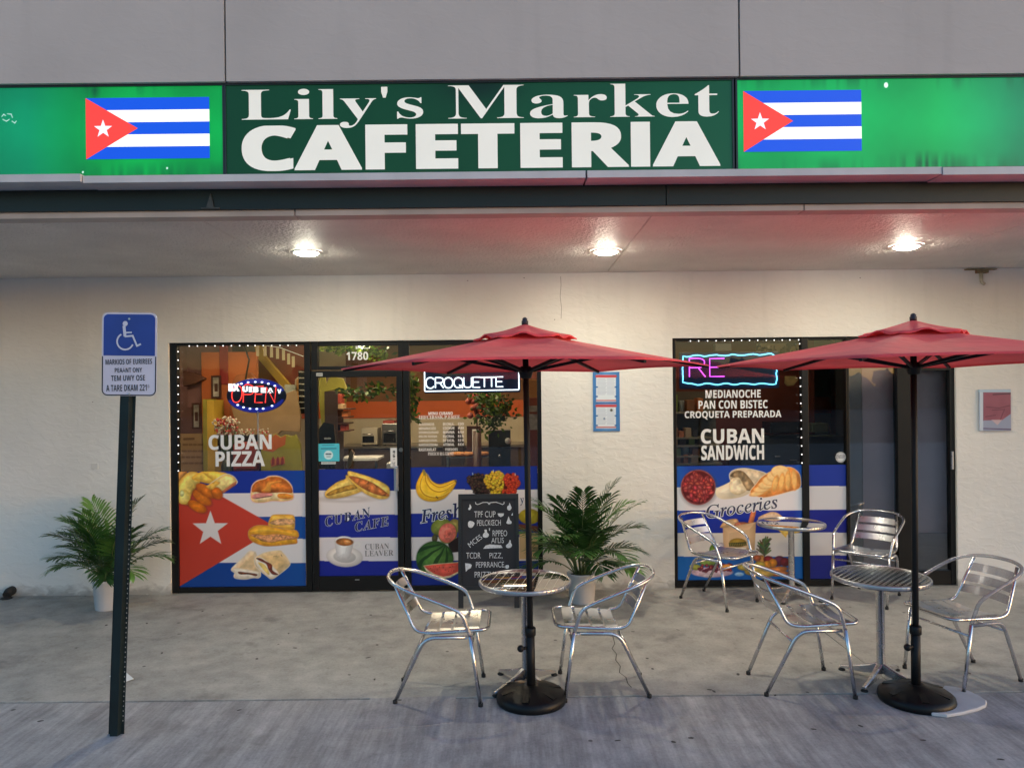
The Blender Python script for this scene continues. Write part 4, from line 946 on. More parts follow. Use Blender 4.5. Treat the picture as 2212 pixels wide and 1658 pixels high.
# fried plantain and yuca
c.food([(100,60),(230,60),(200,150),(100,220)], (240,170,90), (200,110,50), 60, seed=3)
c.food([(230,90),(330,70),(420,120),(400,200),(300,330),(270,430),(240,482),(170,470),(115,420),(100,300),(130,200)], (246,214,110), (214,150,50), 60, seed=4, shadow=26)
c.food([(290,150),(420,70),(560,90),(600,160),(520,220),(380,190)], (244,200,84), (222,150,40), 40, seed=5)
c.food([(430,70),(660,75),(740,110),(700,220),(560,180)], (248,206,86), (226,160,46), 40, seed=6)
c.food([(480,270),(690,115),(790,120),(850,180),(840,225),(660,330),(600,330)], (250,222,140), (226,180,90), 40, seed=7, rim=7)
c.food([(660,320),(850,185),(845,235),(690,340)], (206,120,84), (170,90,60), 20, seed=8, smooth=False)
for a, cx, cy, rx, ry, cA in ((28,360,505,128,62,(236,134,28)), (38,420,395,140,66,(232,130,30)), (30,480,310,150,66,(226,124,30)), (52,610,340,80,62,(222,120,30))):
    c.efood(cx, cy, rx, ry, a, cA, (176,82,14), seed=int(cx), amt=.18, shadow=16)
c.food([(460,255),(590,190),(650,205),(560,290),(530,300)], (246,196,86), (220,150,50), 26, seed=10, smooth=False)
c.efood(190, 390, 78, 88, 20, (250,232,140), (224,180,70), seed=12); c.efood(170, 340, 30, 40, 0, (240,240,180), (200,190,100), seed=13)
# round roll with ham
o_ = [(1035,310),(1050,240),(1110,185),(1200,160),(1260,130),(1370,130),(1470,175),(1535,250),(1548,330),(1562,380),(1540,420),(1430,440),(1300,435),(1180,455),(1070,450),(1030,400)]
c.food(o_, (244,220,170), (224,170,90), 40, seed=20, rim=8, rimc=(236,196,206), shadow=14)
c.food([(1042,320),(1060,240),(1120,190),(1205,165),(1260,140),(1370,138),(1465,185),(1530,260),(1540,335),(1400,330),(1200,340),(1100,325)], (214,122,46), (164,76,22), 70, seed=21, amt=.3)
c.food([(1160,310),(1200,270),(1240,200),(1290,195),(1400,180),(1400,200),(1290,230),(1270,320)], (236,160,64), (220,130,50), 20, seed=22)
c.food([(1040,372),(1130,340),(1290,345),(1280,375),(1160,400),(1060,410)], (236,150,140), (206,110,100), 16, seed=23); c.line([(1100,402),(1180,390),(1280,376)], 8, (70,40,40))
c.food([(1370,350),(1480,345),(1555,380),(1500,410),(1380,400)], (236,150,50), (200,110,40), 20, seed=24)
# sandwich and half sandwich
o_ = [(1000,815),(1040,770),(1110,742),(1240,745),(1400,780),(1560,795),(1610,820),(1625,870),(1600,910),(1600,960),(1500,975),(1300,995),(1180,990),(1060,945),(1005,890)]
c.food(o_, (238,176,48), (206,130,30), 50, seed=30, rim=5, rimc=(200,150,110), shadow=12)
c.food([(1010,815),(1110,750),(1250,752),(1420,786),(1590,815),(1618,865),(1560,890),(1400,850),(1200,850),(1060,855)], (240,184,60), (214,140,32), 50, seed=31, amt=.12)
def filling(pts, cA, cB, n, seed, s=1.0):
    rg = random.Random(seed); c_ = cur
    c_.food(pts, cA, cB, 20, seed=seed, smooth=True, amt=.4); xs = [p[0] for p in pts]; ys = [p[1] for p in pts]; d = c_.sd([(p.x, p.y) for p in catmull([(p[0], p[1], 0) for p in pts], 5, True)])
    for i in range(n):
        x, y = rg.uniform(min(xs), max(xs)), rg.uniform(min(ys), max(ys)); e = np.maximum(c_.esd(x, y, rg.uniform(14,34)*s, rg.uniform(7,13)*s, rg.uniform(-60,60)), d+4*s); q = rg.uniform(.7, 1.25)
        c_.mix(c_.cov(e)*.85, [min(255, v*q) for v in cA])
cur = c
filling([(1020,860),(1100,850),(1200,860),(1300,850),(1400,852),(1520,872),(1600,885),(1580,910),(1450,925),(1280,950),(1180,940),(1090,895)], (206,144,96), (140,84,50), 60, 40)
o_ = [(1250,720),(1262,670),(1300,615),(1400,606),(1545,612),(1572,650),(1575,700),(1568,785),(1530,795),(1400,770),(1290,760),(1255,740)]
c.food(o_, (242,190,84), (216,146,42), 40, seed=42, rim=5, rimc=(200,160,120)); filling([(1262,705),(1350,668),(1440,655),(1565,672),(1560,725),(1450,735),(1330,735)], (212,160,112), (150,96,60), 34, 43)
# two white bread halves
o_ = [(785,1290),(840,1225),(940,1130),(1000,1065),(1060,1060),(1100,1100),(1150,1330),(1130,1390),(1060,1390),(960,1408),(850,1400),(818,1375),(826,1330)]
c.food(o_, (236,200,150), (226,206,180), 60, seed=50, rim=6, rimc=(226,218,206), amt=.12)
c.food([(800,1290),(860,1270),(1100,1310),(1140,1340),(1120,1385),(960,1400),(850,1392),(830,1340)], (244,232,214), (224,204,176), 30, seed=51, amt=.1)
filling([(870,1318),(960,1325),(1100,1345),(1090,1370),(1000,1350),(900,1350)], (120,60,34), (70,30,20), 14, 52)
o_ = [(1075,1180),(1100,1130),(1210,1075),(1380,1050),(1430,1080),(1500,1170),(1510,1240),(1380,1350),(1290,1405),(1230,1370),(1110,1270)]
c.food(o_, (232,192,132), (224,196,156), 70, seed=53, rim=6, rimc=(226,218,206), amt=.14)
c.food([(1085,1180),(1110,1145),(1160,1140),(1250,1200),(1380,1340),(1290,1395),(1230,1360),(1120,1265)], (246,236,220), (228,206,180), 26, seed=54, amt=.1)
c.food([(1120,1200),(1200,1230),(1260,1330),(1240,1350),(1160,1260)], (244,214,120), (230,190,90), 14, seed=55)
filling([(1095,1150),(1150,1150),(1220,1190),(1290,1230),(1300,1300),(1370,1350),(1300,1350),(1250,1290),(1220,1220),(1150,1185)], (128,56,36), (76,28,20), 26, 56)
c.line([(1310,1128),(1350,1120)], 4, (150,110,70)); c.line([(1405,1105),(1415,1120)], 6, (110,76,50))
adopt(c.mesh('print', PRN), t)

# 2: door, sandwich and coffee
T8 = (659.3, 726.9, .34655)
t, c = graphic((687.5, 1012.5, 859, 1244), 'window picture on the door with a sandwich and a cup of coffee', T8); cur = c
c.stripes((0, 958, 1108, 1250, 1396, 3000), ((28,46,140), (222,212,212), (28,40,144), (222,212,212), (24,36,142)))
c.food([(122,985),(140,950),(200,905),(250,885),(255,862),(300,880),(345,950),(340,968),(240,1000),(150,1008)], (240,206,110), (214,160,60), 26, seed=60, shadow=10, sc=8)
filling([(135,978),(200,945),(300,920),(320,945),(240,965),(150,990)], (196,150,60), (120,80,30), 26, 61, .5)
c.food([(268,838),(310,845),(420,880),(515,930),(525,985),(505,1008),(450,1008),(370,975),(290,905),(268,868)], (244,210,110), (216,164,62), 26, seed=62, sc=8, shadow=10)
filling([(275,868),(330,875),(420,910),(500,965),(522,992),(450,985),(360,945),(290,892)], (204,118,62), (120,60,26), 44, 63, .5)
c.mix(np.clip(1-np.abs(c.esd(250, 1012, 120, 14))/14, 0, 1)*.25, (120,100,90))
c.efood(246, 1370, 114, 64, 4, (232,222,214), (196,184,178), seed=70, amt=.04, sc=60, edge=22); c.efood(246, 1372, 70, 36, 4, (214,206,200), (190,180,174), seed=71, amt=.04, sc=60)
d = np.abs(c.esd(322, 1298, 20, 14, -28))-4; c.mix(c.cov(d), (226,218,212))
c.food([(182,1272),(198,1372),(222,1390),(262,1390),(282,1370),(304,1272)], (240,234,230), (196,186,182), 40, seed=72, smooth=False, amt=.03)
c.efood(244, 1272, 62, 30, 2, (238,232,228), (206,196,190), seed=73, amt=.03, edge=8); c.efood(246, 1278, 54, 24, 2, (204,132,66), (128,66,24), seed=74, amt=.3, edge=16); c.efood(262, 1276, 22, 9, 10, (226,176,110), (196,120,60), seed=75)
adopt(c.mesh('print', PRN), t)
word(t, 'CUBAN', T8, (120,1092,415,1152), 'bi', 0, 12.5, INK, WVIN, .02, space=1.14); word(t, 'CAFE', T8, (308,1138,522,1196), 'bi', 0, 10, INK, WVIN, .02, .0026, space=1.14)
word(t, 'CUBAN', T8, (373,1288,522,1324), 'rb', -.006, 1, GREYINK); word(t, 'LEAVER', T8, (371,1330,550,1366), 'rb', -.006, 1, GREYINK)

# 3: fresh fruit
t, c = graphic((887, 1007.5, 1162, 1262), 'window picture of bananas, grapes and watermelon behind the chalkboard', T8); cur = c
c.stripes((0, 952, 1102, 1248, 1394, 3000), ((26,48,146), (224,214,212), (26,44,146), (224,214,212), (20,44,136)))
ban = [(735,836),(750,846),(764,866),(792,900),(835,918),(880,908),(930,892),(943,905),(925,945),(900,975),(862,1010),(800,1027),(740,1018),(702,985),(690,930),(712,872)]
c.food(ban, (246,198,50), (210,146,18), 26, seed=80, amt=.1, shadow=7)
for p, w in (([(745,850),(722,900),(718,945),(745,985),(800,1002),(850,996),(900,968)], 3.2), ([(752,856),(752,900),(780,945),(825,966),(875,955),(928,915)], 3.2), ([(758,862),(784,908),(828,936),(872,930),(936,900)], 3)):
    q = [(v.x, v.y) for v in catmull([(x, y, 0) for x, y in p], 5)]; c.line(q, w*2.4, (224,160,24), .7); c.line(q, w, (168,108,12), .85); c.line([(x+5, y-7) for x, y in q], w*1.3, (255,224,110), .55)
c.line([(738,834),(744,858)], 15, (150,130,50)); c.line([(934,897),(942,906)], 8, (90,70,30)); c.line([(818,998),(826,1004)], 8, (100,70,30))
def grapes(poly, cA, cB, n, seed):
    rg = random.Random(seed); xs = [p[0] for p in poly]; ys = [p[1] for p in poly]; P = []
    def ins(x, y):
        r = False; L = len(poly)
        for i in range(L):
            a, b = poly[i], poly[(i+1)%L]
            if (a[1] > y) != (b[1] > y) and x < (b[0]-a[0])*(y-a[1])/(b[1]-a[1])+a[0]: r = not r
        return r
    c.poly(poly, [v*.5 for v in cB])
    while len(P) < n:
        x, y = rg.uniform(min(xs), max(xs)), rg.uniform(min(ys), max(ys))
        if ins(x, y): P.append((x, y))
    for x, y in P: c.efood(x, y, rg.uniform(8,12), rg.uniform(7.5,9.5), rg.uniform(-40,40), [v*rg.uniform(.85,1.15) for v in cA], cB, seed=3, amt=0, edge=9)
grapes([(1012,880),(1040,862),(1080,850),(1115,865),(1135,900),(1150,985),(1060,985),(1040,940),(1014,915)], (96,72,58), (34,22,20), 80, 1)
grapes([(1118,900),(1130,862),(1170,838),(1215,842),(1245,868),(1240,930),(1232,985),(1160,985),(1140,940)], (236,206,70), (170,130,26), 110, 2)
grapes([(1242,868),(1275,850),(1320,862),(1338,900),(1322,950),(1300,985),(1230,985),(1238,930)], (226,84,50), (150,34,20), 90, 3)
for a in ((1043,848),(1172,830),(1308,852)): c.line([a, (a[0]+2, a[1]+12)], 4, (190,210,220))
c.efood(848, 1185, 66, 52, -20, (150,158,70), (100,108,36), seed=90, sc=12); c.efood(930, 1180, 40, 46, 10, (190,170,90), (120,100,50), seed=91)
c.efood(888, 1222, 60, 68, 18, (150,150,70), (120,120,50), seed=92); c.efood(887, 1222, 54, 61, 18, (232,128,108), (222,104,88), seed=93, amt=.3, sc=9); c.efood(888, 1222, 26, 34, 18, (214,96,80), (232,124,104), seed=94, amt=.4, sc=6)
c.poly([(890,1290),(960,1240),(960,1340),(905,1345)], (40,26,26)); c.efood(808, 1255, 18, 26, 10, (92,90,50), (60,54,30), seed=95)
d = c.esd(808, 1385, 116, 112, 0); c.food(None, (96,142,62), (40,76,28), d=d, edge=80, seed=96, amt=.2, shadow=8)
an = np.arctan2(c.py-1285, c.px-880); rad = np.hypot(c.px-880, c.py-1285); w = np.sin(an*15+c.n(40, 97)*5); c.mix(c.cov(d)*np.clip((w-.25)*3, 0, 1)*.85, (26,58,24))
w2_ = [(735,1425),(800,1415),(955,1402),(957,1470),(905,1500),(860,1508),(800,1492),(755,1460)]
c.food(w2_, (232,214,180), (190,200,140), 8, seed=98, smooth=False, shadow=8); c.food([(740,1428),(800,1419),(955,1407),(955,1462),(900,1488),(860,1494),(806,1478),(762,1450)], (232,96,80), (214,74,58), 18, seed=99, amt=.16, smooth=False)
rg = random.Random(4)
for i in range(14): c.line([(770+rg.uniform(0,170), 1428+rg.uniform(0,36))]*2, 4, (90,30,24))
# right of the chalkboard
c.efood(1398, 1120, 68, 48, 0, (196,178,50), (150,128,30), seed=101); c.poly([(1330,1165),(1450,1180),(1450,1215),(1330,1200)], (110,60,46)); c.stripes((1216, 1360), ((206,170,126),)) if False else c.poly([(1335,1215),(1452,1222),(1452,1385),(1335,1385)], (206,172,128))
adopt(c.mesh('print', PRN), t)
word(t, 'Fresh', T8, (712,1052,985,1140), 'it', .012, 9, INK, WVIN, .034); word(t, 'y', T8, (1338,1003,1364,1050), 'it', .012, 8, INK, WVIN, .034)

# 4: groceries
T2 = (1436.9, 972.0, .2192)
t, c = graphic((1461.5, 1005, 1735, 1251), 'window picture of groceries with red beans, sliced bread, a paper bag and fruit', T2); cur = c
c.stripes((0, 366, 592, 815, 1045, 3000), ((26,66,164), (224,218,222), (24,46,158), (224,216,210), (22,96,180)))
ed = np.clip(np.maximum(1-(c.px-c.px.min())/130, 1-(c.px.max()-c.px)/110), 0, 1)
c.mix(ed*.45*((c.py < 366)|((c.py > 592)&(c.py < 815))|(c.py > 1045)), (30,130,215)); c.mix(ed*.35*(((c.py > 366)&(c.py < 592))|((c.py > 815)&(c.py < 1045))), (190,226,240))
c.mix(np.clip(.5-(c.esd(330,375,176,176)-10)/40, 0, 1)*.4, (70,60,70))
c.efood(325, 365, 172, 174, 0, (120,34,34), (150,90,84), seed=110, edge=30); c.efood(325, 365, 158, 160, 0, (110,24,26), (80,14,18), seed=111)
rg = random.Random(9)
for i in range(120):
    a, r = rg.uniform(0, 6.3), 146*math.sqrt(rg.random()); c.efood(325+r*math.cos(a), 362+r*math.sin(a)*.98, rg.uniform(25,34), rg.uniform(15,20), rg.uniform(-90,90), [v*rg.uniform(.85,1.2) for v in (204,84,78)], (92,18,24), seed=i, amt=.1, edge=15)
c.food([(505,380),(580,340),(700,290),(800,320),(840,400),(800,440),(700,470),(560,480),(500,440)], (238,222,196), (226,206,172), 60, seed=120, amt=.12, sc=30)
c.food([(635,240),(680,195),(780,180),(900,200),(1000,235),(1020,290),(950,340),(880,380),(820,400),(760,330),(660,310)], (226,204,172), (196,170,136), 60, seed=121, rim=6, rimc=(232,226,216))
c.food([(640,250),(690,205),(760,205),(820,260),(880,350),(830,400),(770,370),(730,290),(680,270)], (168,140,104), (110,84,56), 40, seed=122, amt=.5, sc=8)
c.food([(640,300),(720,265),(770,340),(800,400),(720,440),(640,400)], (236,216,182), (214,188,146), 40, seed=123, amt=.25, sc=10)
c.food([(840,410),(900,330),(960,260),(1060,205),(1160,175),(1240,172),(1310,220),(1332,290),(1320,370),(1200,410),(1000,460),(900,450)], (240,170,90), (214,120,50), 70, seed=124, rim=7, rimc=(240,214,180), shadow=10)
for i in range(6):
    x, y = 905+i*46, 425-i*42; c.efood(x, y, 78+i*3, 26+i*8, -12+i*3, (248,206,140), (232,160,84), seed=130+i, amt=.1, edge=12); 
for i in range(4): c.efood(1085+i*62, 330-i*14, 30, 88+i*6, 14-i*6, (246,190,110), (226,140,66), seed=140+i, edge=14, amt=.12)
# carrot, paper bag, cheese
c.food([(808,742),(850,590),(890,580),(896,610),(860,750)], (222,128,80), (180,90,60), 20, seed=150, smooth=False); c.food([(545,745),(600,690),(700,675),(730,720),(720,770),(560,765)], (226,180,130), (190,140,90), 30, seed=151)
filling([(690,720),(760,705),(860,725),(870,760),(700,765)], (190,110,80), (120,60,50), 24, 152)
c.food([(568,765),(895,705),(880,1012),(576,1015)], (222,186,146), (198,158,118), 60, seed=153, smooth=False, amt=.1, sc=60); c.line([(800,740),(890,712)], 5, (236,206,170))
c.efood(716, 910, 84, 44, 0, (196,160,60), (120,90,30), seed=154); c.poly([(628,912),(800,902),(804,938),(630,948)], (60,60,30)); c.poly([(650,958),(800,958),(795,1008),(652,1010)], (232,222,206))
for i in range(9): c.line([(640+i*18,918),(646+i*18,936)], 5, (196,170,80))
c.food([(920,660),(1000,620),(1060,606),(1120,625),(1160,680),(1000,720),(930,700)], (238,202,170), (214,160,110), 30, seed=160); c.food([(960,720),(1120,790),(1190,862),(1200,830),(1330,810),(1330,780),(1180,720)], (240,206,110), (220,170,60), 30, seed=161, smooth=False)
# pineapple and fruit heap
for i in range(70):
    a = rg.uniform(-1.0, 1.0); L = rg.uniform(50, 130); y0 = 1040-rg.uniform(0, 100); c.line([(978, y0), (978+math.sin(a)*L*.72, y0-math.cos(a)*L*.8)], rg.uniform(9,15), [v*rg.uniform(.7,1.3) for v in (84,92,56)])
c.efood(940, 1080, 44, 52, 30, (200,140,70), (120,80,40), seed=170, amt=.5, sc=7)
for x, y, rx, ry, a, cA in ((905,1060,40,30,0,(206,110,70)),(1020,1075,50,36,10,(150,40,50)),(1120,1090,60,50,-20,(120,50,80)),(1180,1100,46,44,20,(130,40,50)),(1060,1110,44,42,0,(236,150,50)),(1005,1130,40,44,0,(240,160,56)),(930,1130,56,34,0,(214,190,80)),(880,1180,100,50,-10,(226,196,100)),(1090,1180,120,34,-8,(228,140,74)),(1120,1215,100,26,-4,(224,132,66)),(960,1215,110,34,4,(222,186,100)),(780,1150,70,36,0,(212,190,90))):
    c.efood(x, y, rx, ry, a, cA, [v*.62 for v in cA], seed=int(x), amt=.2)
c.efood(460, 1200, 210, 50, 0, (226,206,214), (196,160,180), seed=180); c.efood(300,1150,60,30,10,(190,190,90),(130,140,60),seed=181); c.efood(470,980,34,60,10,(120,150,50),(60,90,30),seed=182); c.efood(540,960,36,54,30,(220,214,220),(160,150,160),seed=183)
c.efood(420,1110,80,30,0,(150,180,90),(90,120,50),seed=184)
for i in range(60): c.efood(300+rg.uniform(0,360), 1150+rg.uniform(-30,45), rg.uniform(12,18), rg.uniform(11,15), 0, random.choice(((130,50,84),(190,70,90),(110,40,70),(206,110,90))), (80,24,44), seed=i, amt=0)
c.efood(600,1150,60,28,-10,(228,160,80),(190,110,50),seed=185); c.efood(730,1220,46,20,0,(170,206,236),(120,170,220),seed=186); c.efood(430,1236,60,18,0,(226,206,216),(200,180,190),seed=187)
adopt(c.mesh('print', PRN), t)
word(t, 'Groceries', T2, (398,492,1112,622), 'it', .010, 8, M('ink_slate', lin((58,56,84)), .45), WVIN, .034)

# 5: plain stripes on the narrow light
T1 = (1420, 710, .35796)
t, c = graphic((1748.5, 1003.5, 1829, 1249), 'plain blue and white striped window graphic left of the grey doors', T1)
c.stripes((0, 948, 1090, 1228, 1365, 3000), ((24,50,150), (206,204,208), (28,36,138), (206,204,206), (26,36,132)))
adopt(c.mesh('print', PRN), t)

# ------------------------------------------------------------ lettering stuck on the clear glass
def decal(label, rows, mat=WVIN, y=VY):
    t = thing('window_lettering', label, 'lettering', (0, y, 0))
    for s, box, st, off in rows:
        mb = MB(); letter(mb, s, box, y, st, off); adopt(mb.build('lettering', mat), t)
    return t
D7 = lambda x0, y0, x1, y1: ((440+x0/4.878)/1.1831, (870+y0/4.878)/1.1831, (440+x1/4.878)/1.1831, (870+y1/4.878)/1.1831)
decal('white CUBAN PIZZA lettering on the window under the oval open sign', (('CUBAN', D7(452,1170,1240,1358), 'sb', .012), ('PIZZA', D7(540,1378,1156,1566), 'sb', .012)))
decal('white street number 1780 over the shop door', (('1780', ((780+512/4.875)/1.1831, (870+140/4.875)/1.1831, (780+784/4.875)/1.1831, (870+242/4.875)/1.1831), 'sb', 0), ("'IC", (760, 744, 800, 753), 'sb', .01)))  # the small IC marks stand in for a reflection in the glass
DR = lambda x0, y0, x1, y1: ((1710+x0/4.605)/1.1831, (850+y0/4.605)/1.1831, (1710+x1/4.605)/1.1831, (850+y1/4.605)/1.1831)
decal('three lines of white Spanish lettering from MEDIANOCHE to CROQUETA PREPARADA', (('MEDIANOCHE', DR(428,672,1078,766), 'sb', .006), ('PAN CON BISTEC', DR(346,795,1160,892), 'sb', .006), ('CROQUETA PREPARADA', DR(184,917,1322,1016), 'sb', .006)))
decal('white CUBAN SANDWICH lettering over the groceries picture', (('CUBAN', DR(374,1128,1118,1302), 'sb', .012), ('SANDWICH', DR(378,1322,1118,1496), 'sb', .016)))
DM = lambda x0, y0, x1, y1: ((1030+x0/5.92)/1.1831, (930+y0/5.92)/1.1831, (1030+x1/5.92)/1.1831, (930+y1/5.92)/1.1831)
MW = M('menu_white', (.80,.77,.74), .5)
rows = [('IHFCIRSSK.P.EREE', DM(238,775,862,830), 'rb', 0), ('MENU CUBANO', DM(384,722,752,768), 'sb', .02)]
for i, (a, b, d_) in enumerate((('ALIUDSNICKS','DI.CHLIL.','COO'),('MIEHANUCOZO','COCNUIE','8.8ω'),('DENMAQUINAIO','MANINIA','8.8.6'),('DELEN SODIJA..','EUCRIAL','8.5.16'),('GARAEJICONAL','EO EACAL','8.5.16'),('NARDSIESTBORA','ATEMIAL','8.E.6'))):
    y = 892+i*62; rows += [(a, DM(240,y,(470,495,535,530,520,526)[i],y+38), 'sb', -.004), (b, DM(606,y-6,778,y+34), 'sb', .006), (d_.replace('ω','0'), DM(832,y-8,920,y+30), 'sb', .006)]
rows += [('RASITAMLAT', DM(240,1270,500,1315), 'sb', 0), ('FISEDOES', DM(642,1270,826,1308), 'sb', 0), ('PHEECO R.G EIESE!', DM(378,1330,768,1378), 'rb', 0)]
decal('white menu list lettered on the glass right of the door', rows, MW)

# ------------------------------------------------------------ stickers and notices
def flat(name, label, cat, box, Y, T, paint, step=.6, thick=.0, rough=.4):
    c = Canvas(box, Y, T, step); paint(c); o = c.mesh(name, PRN); tag(o, label, cat)
    if thick: s_ = o.modifiers.new('thickness', 'SOLIDIFY'); s_.thickness = thick; s_.offset = -1
    return o
DO = lambda x, y: ((780+x/4.875)/1.1831, (870+y/4.875)/1.1831)
a, b = DO(158,1282), DO(426,1502)
def p_(c): c.fill((84,190,208)); c.poly(star(290,1425,62,.86) if 0 else [(290+58*math.cos(k*PI/8), 1424+56*math.sin(k*PI/8)) for k in range(16)], (206,228,232)); c.line([(215,1302),(360,1300)], 7, (60,120,140)); c.line([(200,1345),(385,1342)], 14, (50,104,130), .8); c.line([(262,1412),(282,1412)], 16, (60,84,100)); c.line([(296,1412),(318,1412)], 16, (60,84,100)); c.line([(268,1445),(314,1445)], 7, (90,110,120))
flat('door_sticker', 'square turquoise sticker on the left of the door glass', 'sticker', (a[0],a[1],b[0],b[1]), VY-.001, (*DO(0,0), 1/(4.875*1.1831)), p_)
a, b = DO(200,1508), DO(380,1538)
flat('door_sticker', 'thin white strip under the turquoise door sticker', 'sticker', (a[0],a[1],b[0],b[1]), VY-.001, (*DO(0,0), 1/(4.875*1.1831)), lambda c: (c.fill((200,206,204)), c.line([(220,1522),(270,1520)], 8, (120,124,126)), c.line([(285,1520),(365,1519)], 8, (120,124,126))))
a, b = DO(1062,1335), DO(1144,1574)
def p_(c):
    c.fill((214,214,214))
    for y in (1384,1440): c.poly([(1106+14*math.cos(k*PI/6), y+15*math.sin(k*PI/6)) for k in range(12)], (50,50,54)); c.line([(1104,y)]*2, 8, (200,200,200))
    c.line([(1096,1420),(1116,1408)], 7, (60,60,64)); c.line([(1102,1478),(1112,1476)], 10, (130,130,130)); c.line([(1092,1516),(1094,1534),(1114,1532),(1116,1514)], 5, (60,60,64)); c.line([(1092,1556),(1116,1552)], 6, (70,70,74))
flat('door_sticker', 'tall white sticker with dark symbols beside the door lock', 'sticker', (a[0],a[1],b[0],b[1]), VY-.028, (*DO(0,0), 1/(4.875*1.1831)), p_)
a, b = DO(137,402), DO(218,444)
flat('door_sticker', 'small white tag on the top rail of the door', 'sticker', (a[0],a[1],b[0],b[1]), 7.470, (*DO(0,0), 1/(4.875*1.1831)), lambda c: (c.fill((170,168,164)), c.line([(150,424),(205,422)], 8, (120,118,116))))
mb = MB(); x, z = at(1816, 987, VY-.001); mb.sheet([(x+.052*math.cos(k*PI/14), z+.052*math.sin(k*PI/14)) for k in range(28)], VY-.001)
o = mb.build('round_sticker', M('sticker_white', (.66,.66,.66), .5)); tag(o, 'round white sticker above the plain striped graphic', 'sticker')
mb = MB(); letter(mb, 'SANITARY', (1805.5, 982, 1826, 990), VY-.002, 'sb', .01); mb.ribbon([(x+.043*math.cos(k*PI/14), z+.043*math.sin(k*PI/14)) for k in range(28)], .004, VY-.0016, closed=True); m_ = mb.build('lettering', M('sticker_grey', (.2,.21,.24), .5), o)
DN = lambda x, y: ((1300+x/2.438)/1.1831, (900+y/2.438)/1.1831)
a, b = DN(526,122), DN(692,491)
def p_(c):
    c.fill((66,122,182)); c.mix(np.clip(1-np.abs((c.px-609)/70), 0, 1)*.3, (140,190,230))
    for y0, y1 in ((140,308),(324,474)):
        c.poly([(545,y0),(668,y0),(668,y1),(545,y1)], (214,222,230)); c.line([(548,y0+9),(666,y0+9)], 16, (190,70,76)); c.line([(548,y1-8),(666,y1-8)], 8, (190,110,116))
        for k in range(13): 
            y = y0+26+k*8; c.line([(554,y),(600+(k*7)%12,y)], 2.5, (150,160,180), .8); c.line([(614,y),(654+(k*5)%9,y)], 2.5, (160,170,190), .8)
    c.line([(548,316),(670,316)], 6, (60,80,140)); c.poly([(640+9*math.cos(k), 360+9*math.sin(k)) for k in range(6)], (80,80,70)); c.poly([(596+7*math.cos(k), 413+7*math.sin(k)) for k in range(6)], (110,130,160))
    for y in (216,275,395,455): c.line([(545,y),(552,y)], 8, (40,90,160)); c.line([(664,y),(672,y)], 8, (40,90,160))
flat('wall_notice', 'blue bordered notice with two white sheets on the wall between the windows', 'notice', (a[0],a[1],b[0],b[1]), WY-.010, (*DN(0,0), 1/(2.438*1.1831)), p_, .6, .008)
DP = lambda x, y: ((1680+x/2.361)/1.1831, (840+y/2.361)/1.1831)
a, b = DP(1945,365), DP(2134,615)
def p_(c):
    c.fill((150,158,182)); c.poly([(1968,384),(2132,384),(2132,512),(2080,550),(1966,552)], (150,86,104)); c.mix((c.sd([(1968,384),(2132,384),(2132,512),(2080,550),(1966,552)]) < 0)*np.clip(c.n(30,3)*1.6-.6, 0, 1)*.5, (112,56,76))
    for p in (((1985,470),(2060,478),(2128,462)),((2020,490),(2090,486)),((2096,484),(2080,520),(2070,548)),((1980,530),(2040,520))): c.line(p, 3, (90,46,66))
    c.poly([(2015,548),(2080,548),(2052,580)], (196,170,176)); c.line([(1966,384),(1966,552)], 4, (90,60,80)); c.line([(1950,600),(2134,606)], 6, (86,70,100)); c.line([(2026,396),(2132,390)], 5, (60,44,60)); c.poly([(1945,365),(1966,365),(1966,615),(1945,615)], (196,206,220)); c.line([(1945,374),(2134,374)], 14, (176,198,216))
flat('wall_notice', 'small torn pinkish notice in a pale holder at the right edge', 'notice', (a[0],a[1],b[0],b[1]), WY-.02, (*DP(0,0), 1/(2.361*1.1831)), p_, .6, .018)
# ------------------------------------------------------------ inside the shop
def wpart(mb, name, mats): return bpart(mb, name, mats)
ORG = M('orange_wall', (.50,.13,.03), .6, 0, .12, 2); RUS = M('rust_wall', (.22,.055,.03), .6, 0, .15, 2); CRM = M('cream_wall', (.55,.47,.33), .5, 0, .08, 2)
MAU = M('mauve_wall', (.20,.10,.09), .6, 0, .15, 2); TILE = M('floor_tile', (.25,.20,.15), .35, 0, .2, 3); CEI = M('ceiling_white', (.55,.52,.45), .8)
BKY = 11.4
wpart(MB().box(-4.1, 4.9, 7.63, BKY+.2, -.02, .0), 'floor', TILE); wpart(MB().box(-4.1, 4.9, 7.63, BKY+.2, 2.86, 2.95), 'ceiling', CEI)
wpart(MB().box(-4.1, 4.9, BKY, BKY+.1, .001, 1.62).box(-4.1, 4.9, BKY, BKY+.1, 1.875, 2.859), 'back_wall', [CRM])
wpart(MB().box(-4.1, 4.9, BKY-.02, BKY+.1, 1.621, 1.874), 'wall_band', M('bright_orange', (.62,.12,.025), .5, 0, .08, 2))
wpart(MB().box(-2.55, 4.9, BKY-.02, BKY-.001, 1.8745, 2.859), 'wall_panel', M('dim_orange', (.20,.085,.03), .6, 0, .2, 2))
wpart(MB().box(-4.2, -4.101, 7.63, BKY+.1, .001, 2.859), 'side_wall', MAU); wpart(MB().box(4.901, 5.0, 7.63, BKY+.1, .001, 2.859), 'side_wall', RUS)
wpart(MB().box(.62, .70, 7.63, 10.6, .001, 2.859), 'partition', RUS); 
wpart(MB().box(3.93, 4.0, 7.63, 9.0, .001, 2.859), 'partition', M('dark_partition', (.03,.03,.032), .6))
wpart(MB().box(2.0, 3.92, 9.6, 9.66, .001, 2.859), 'partition', M('orange_partition', (.20,.038,.014), .6, 0, .2, 2))
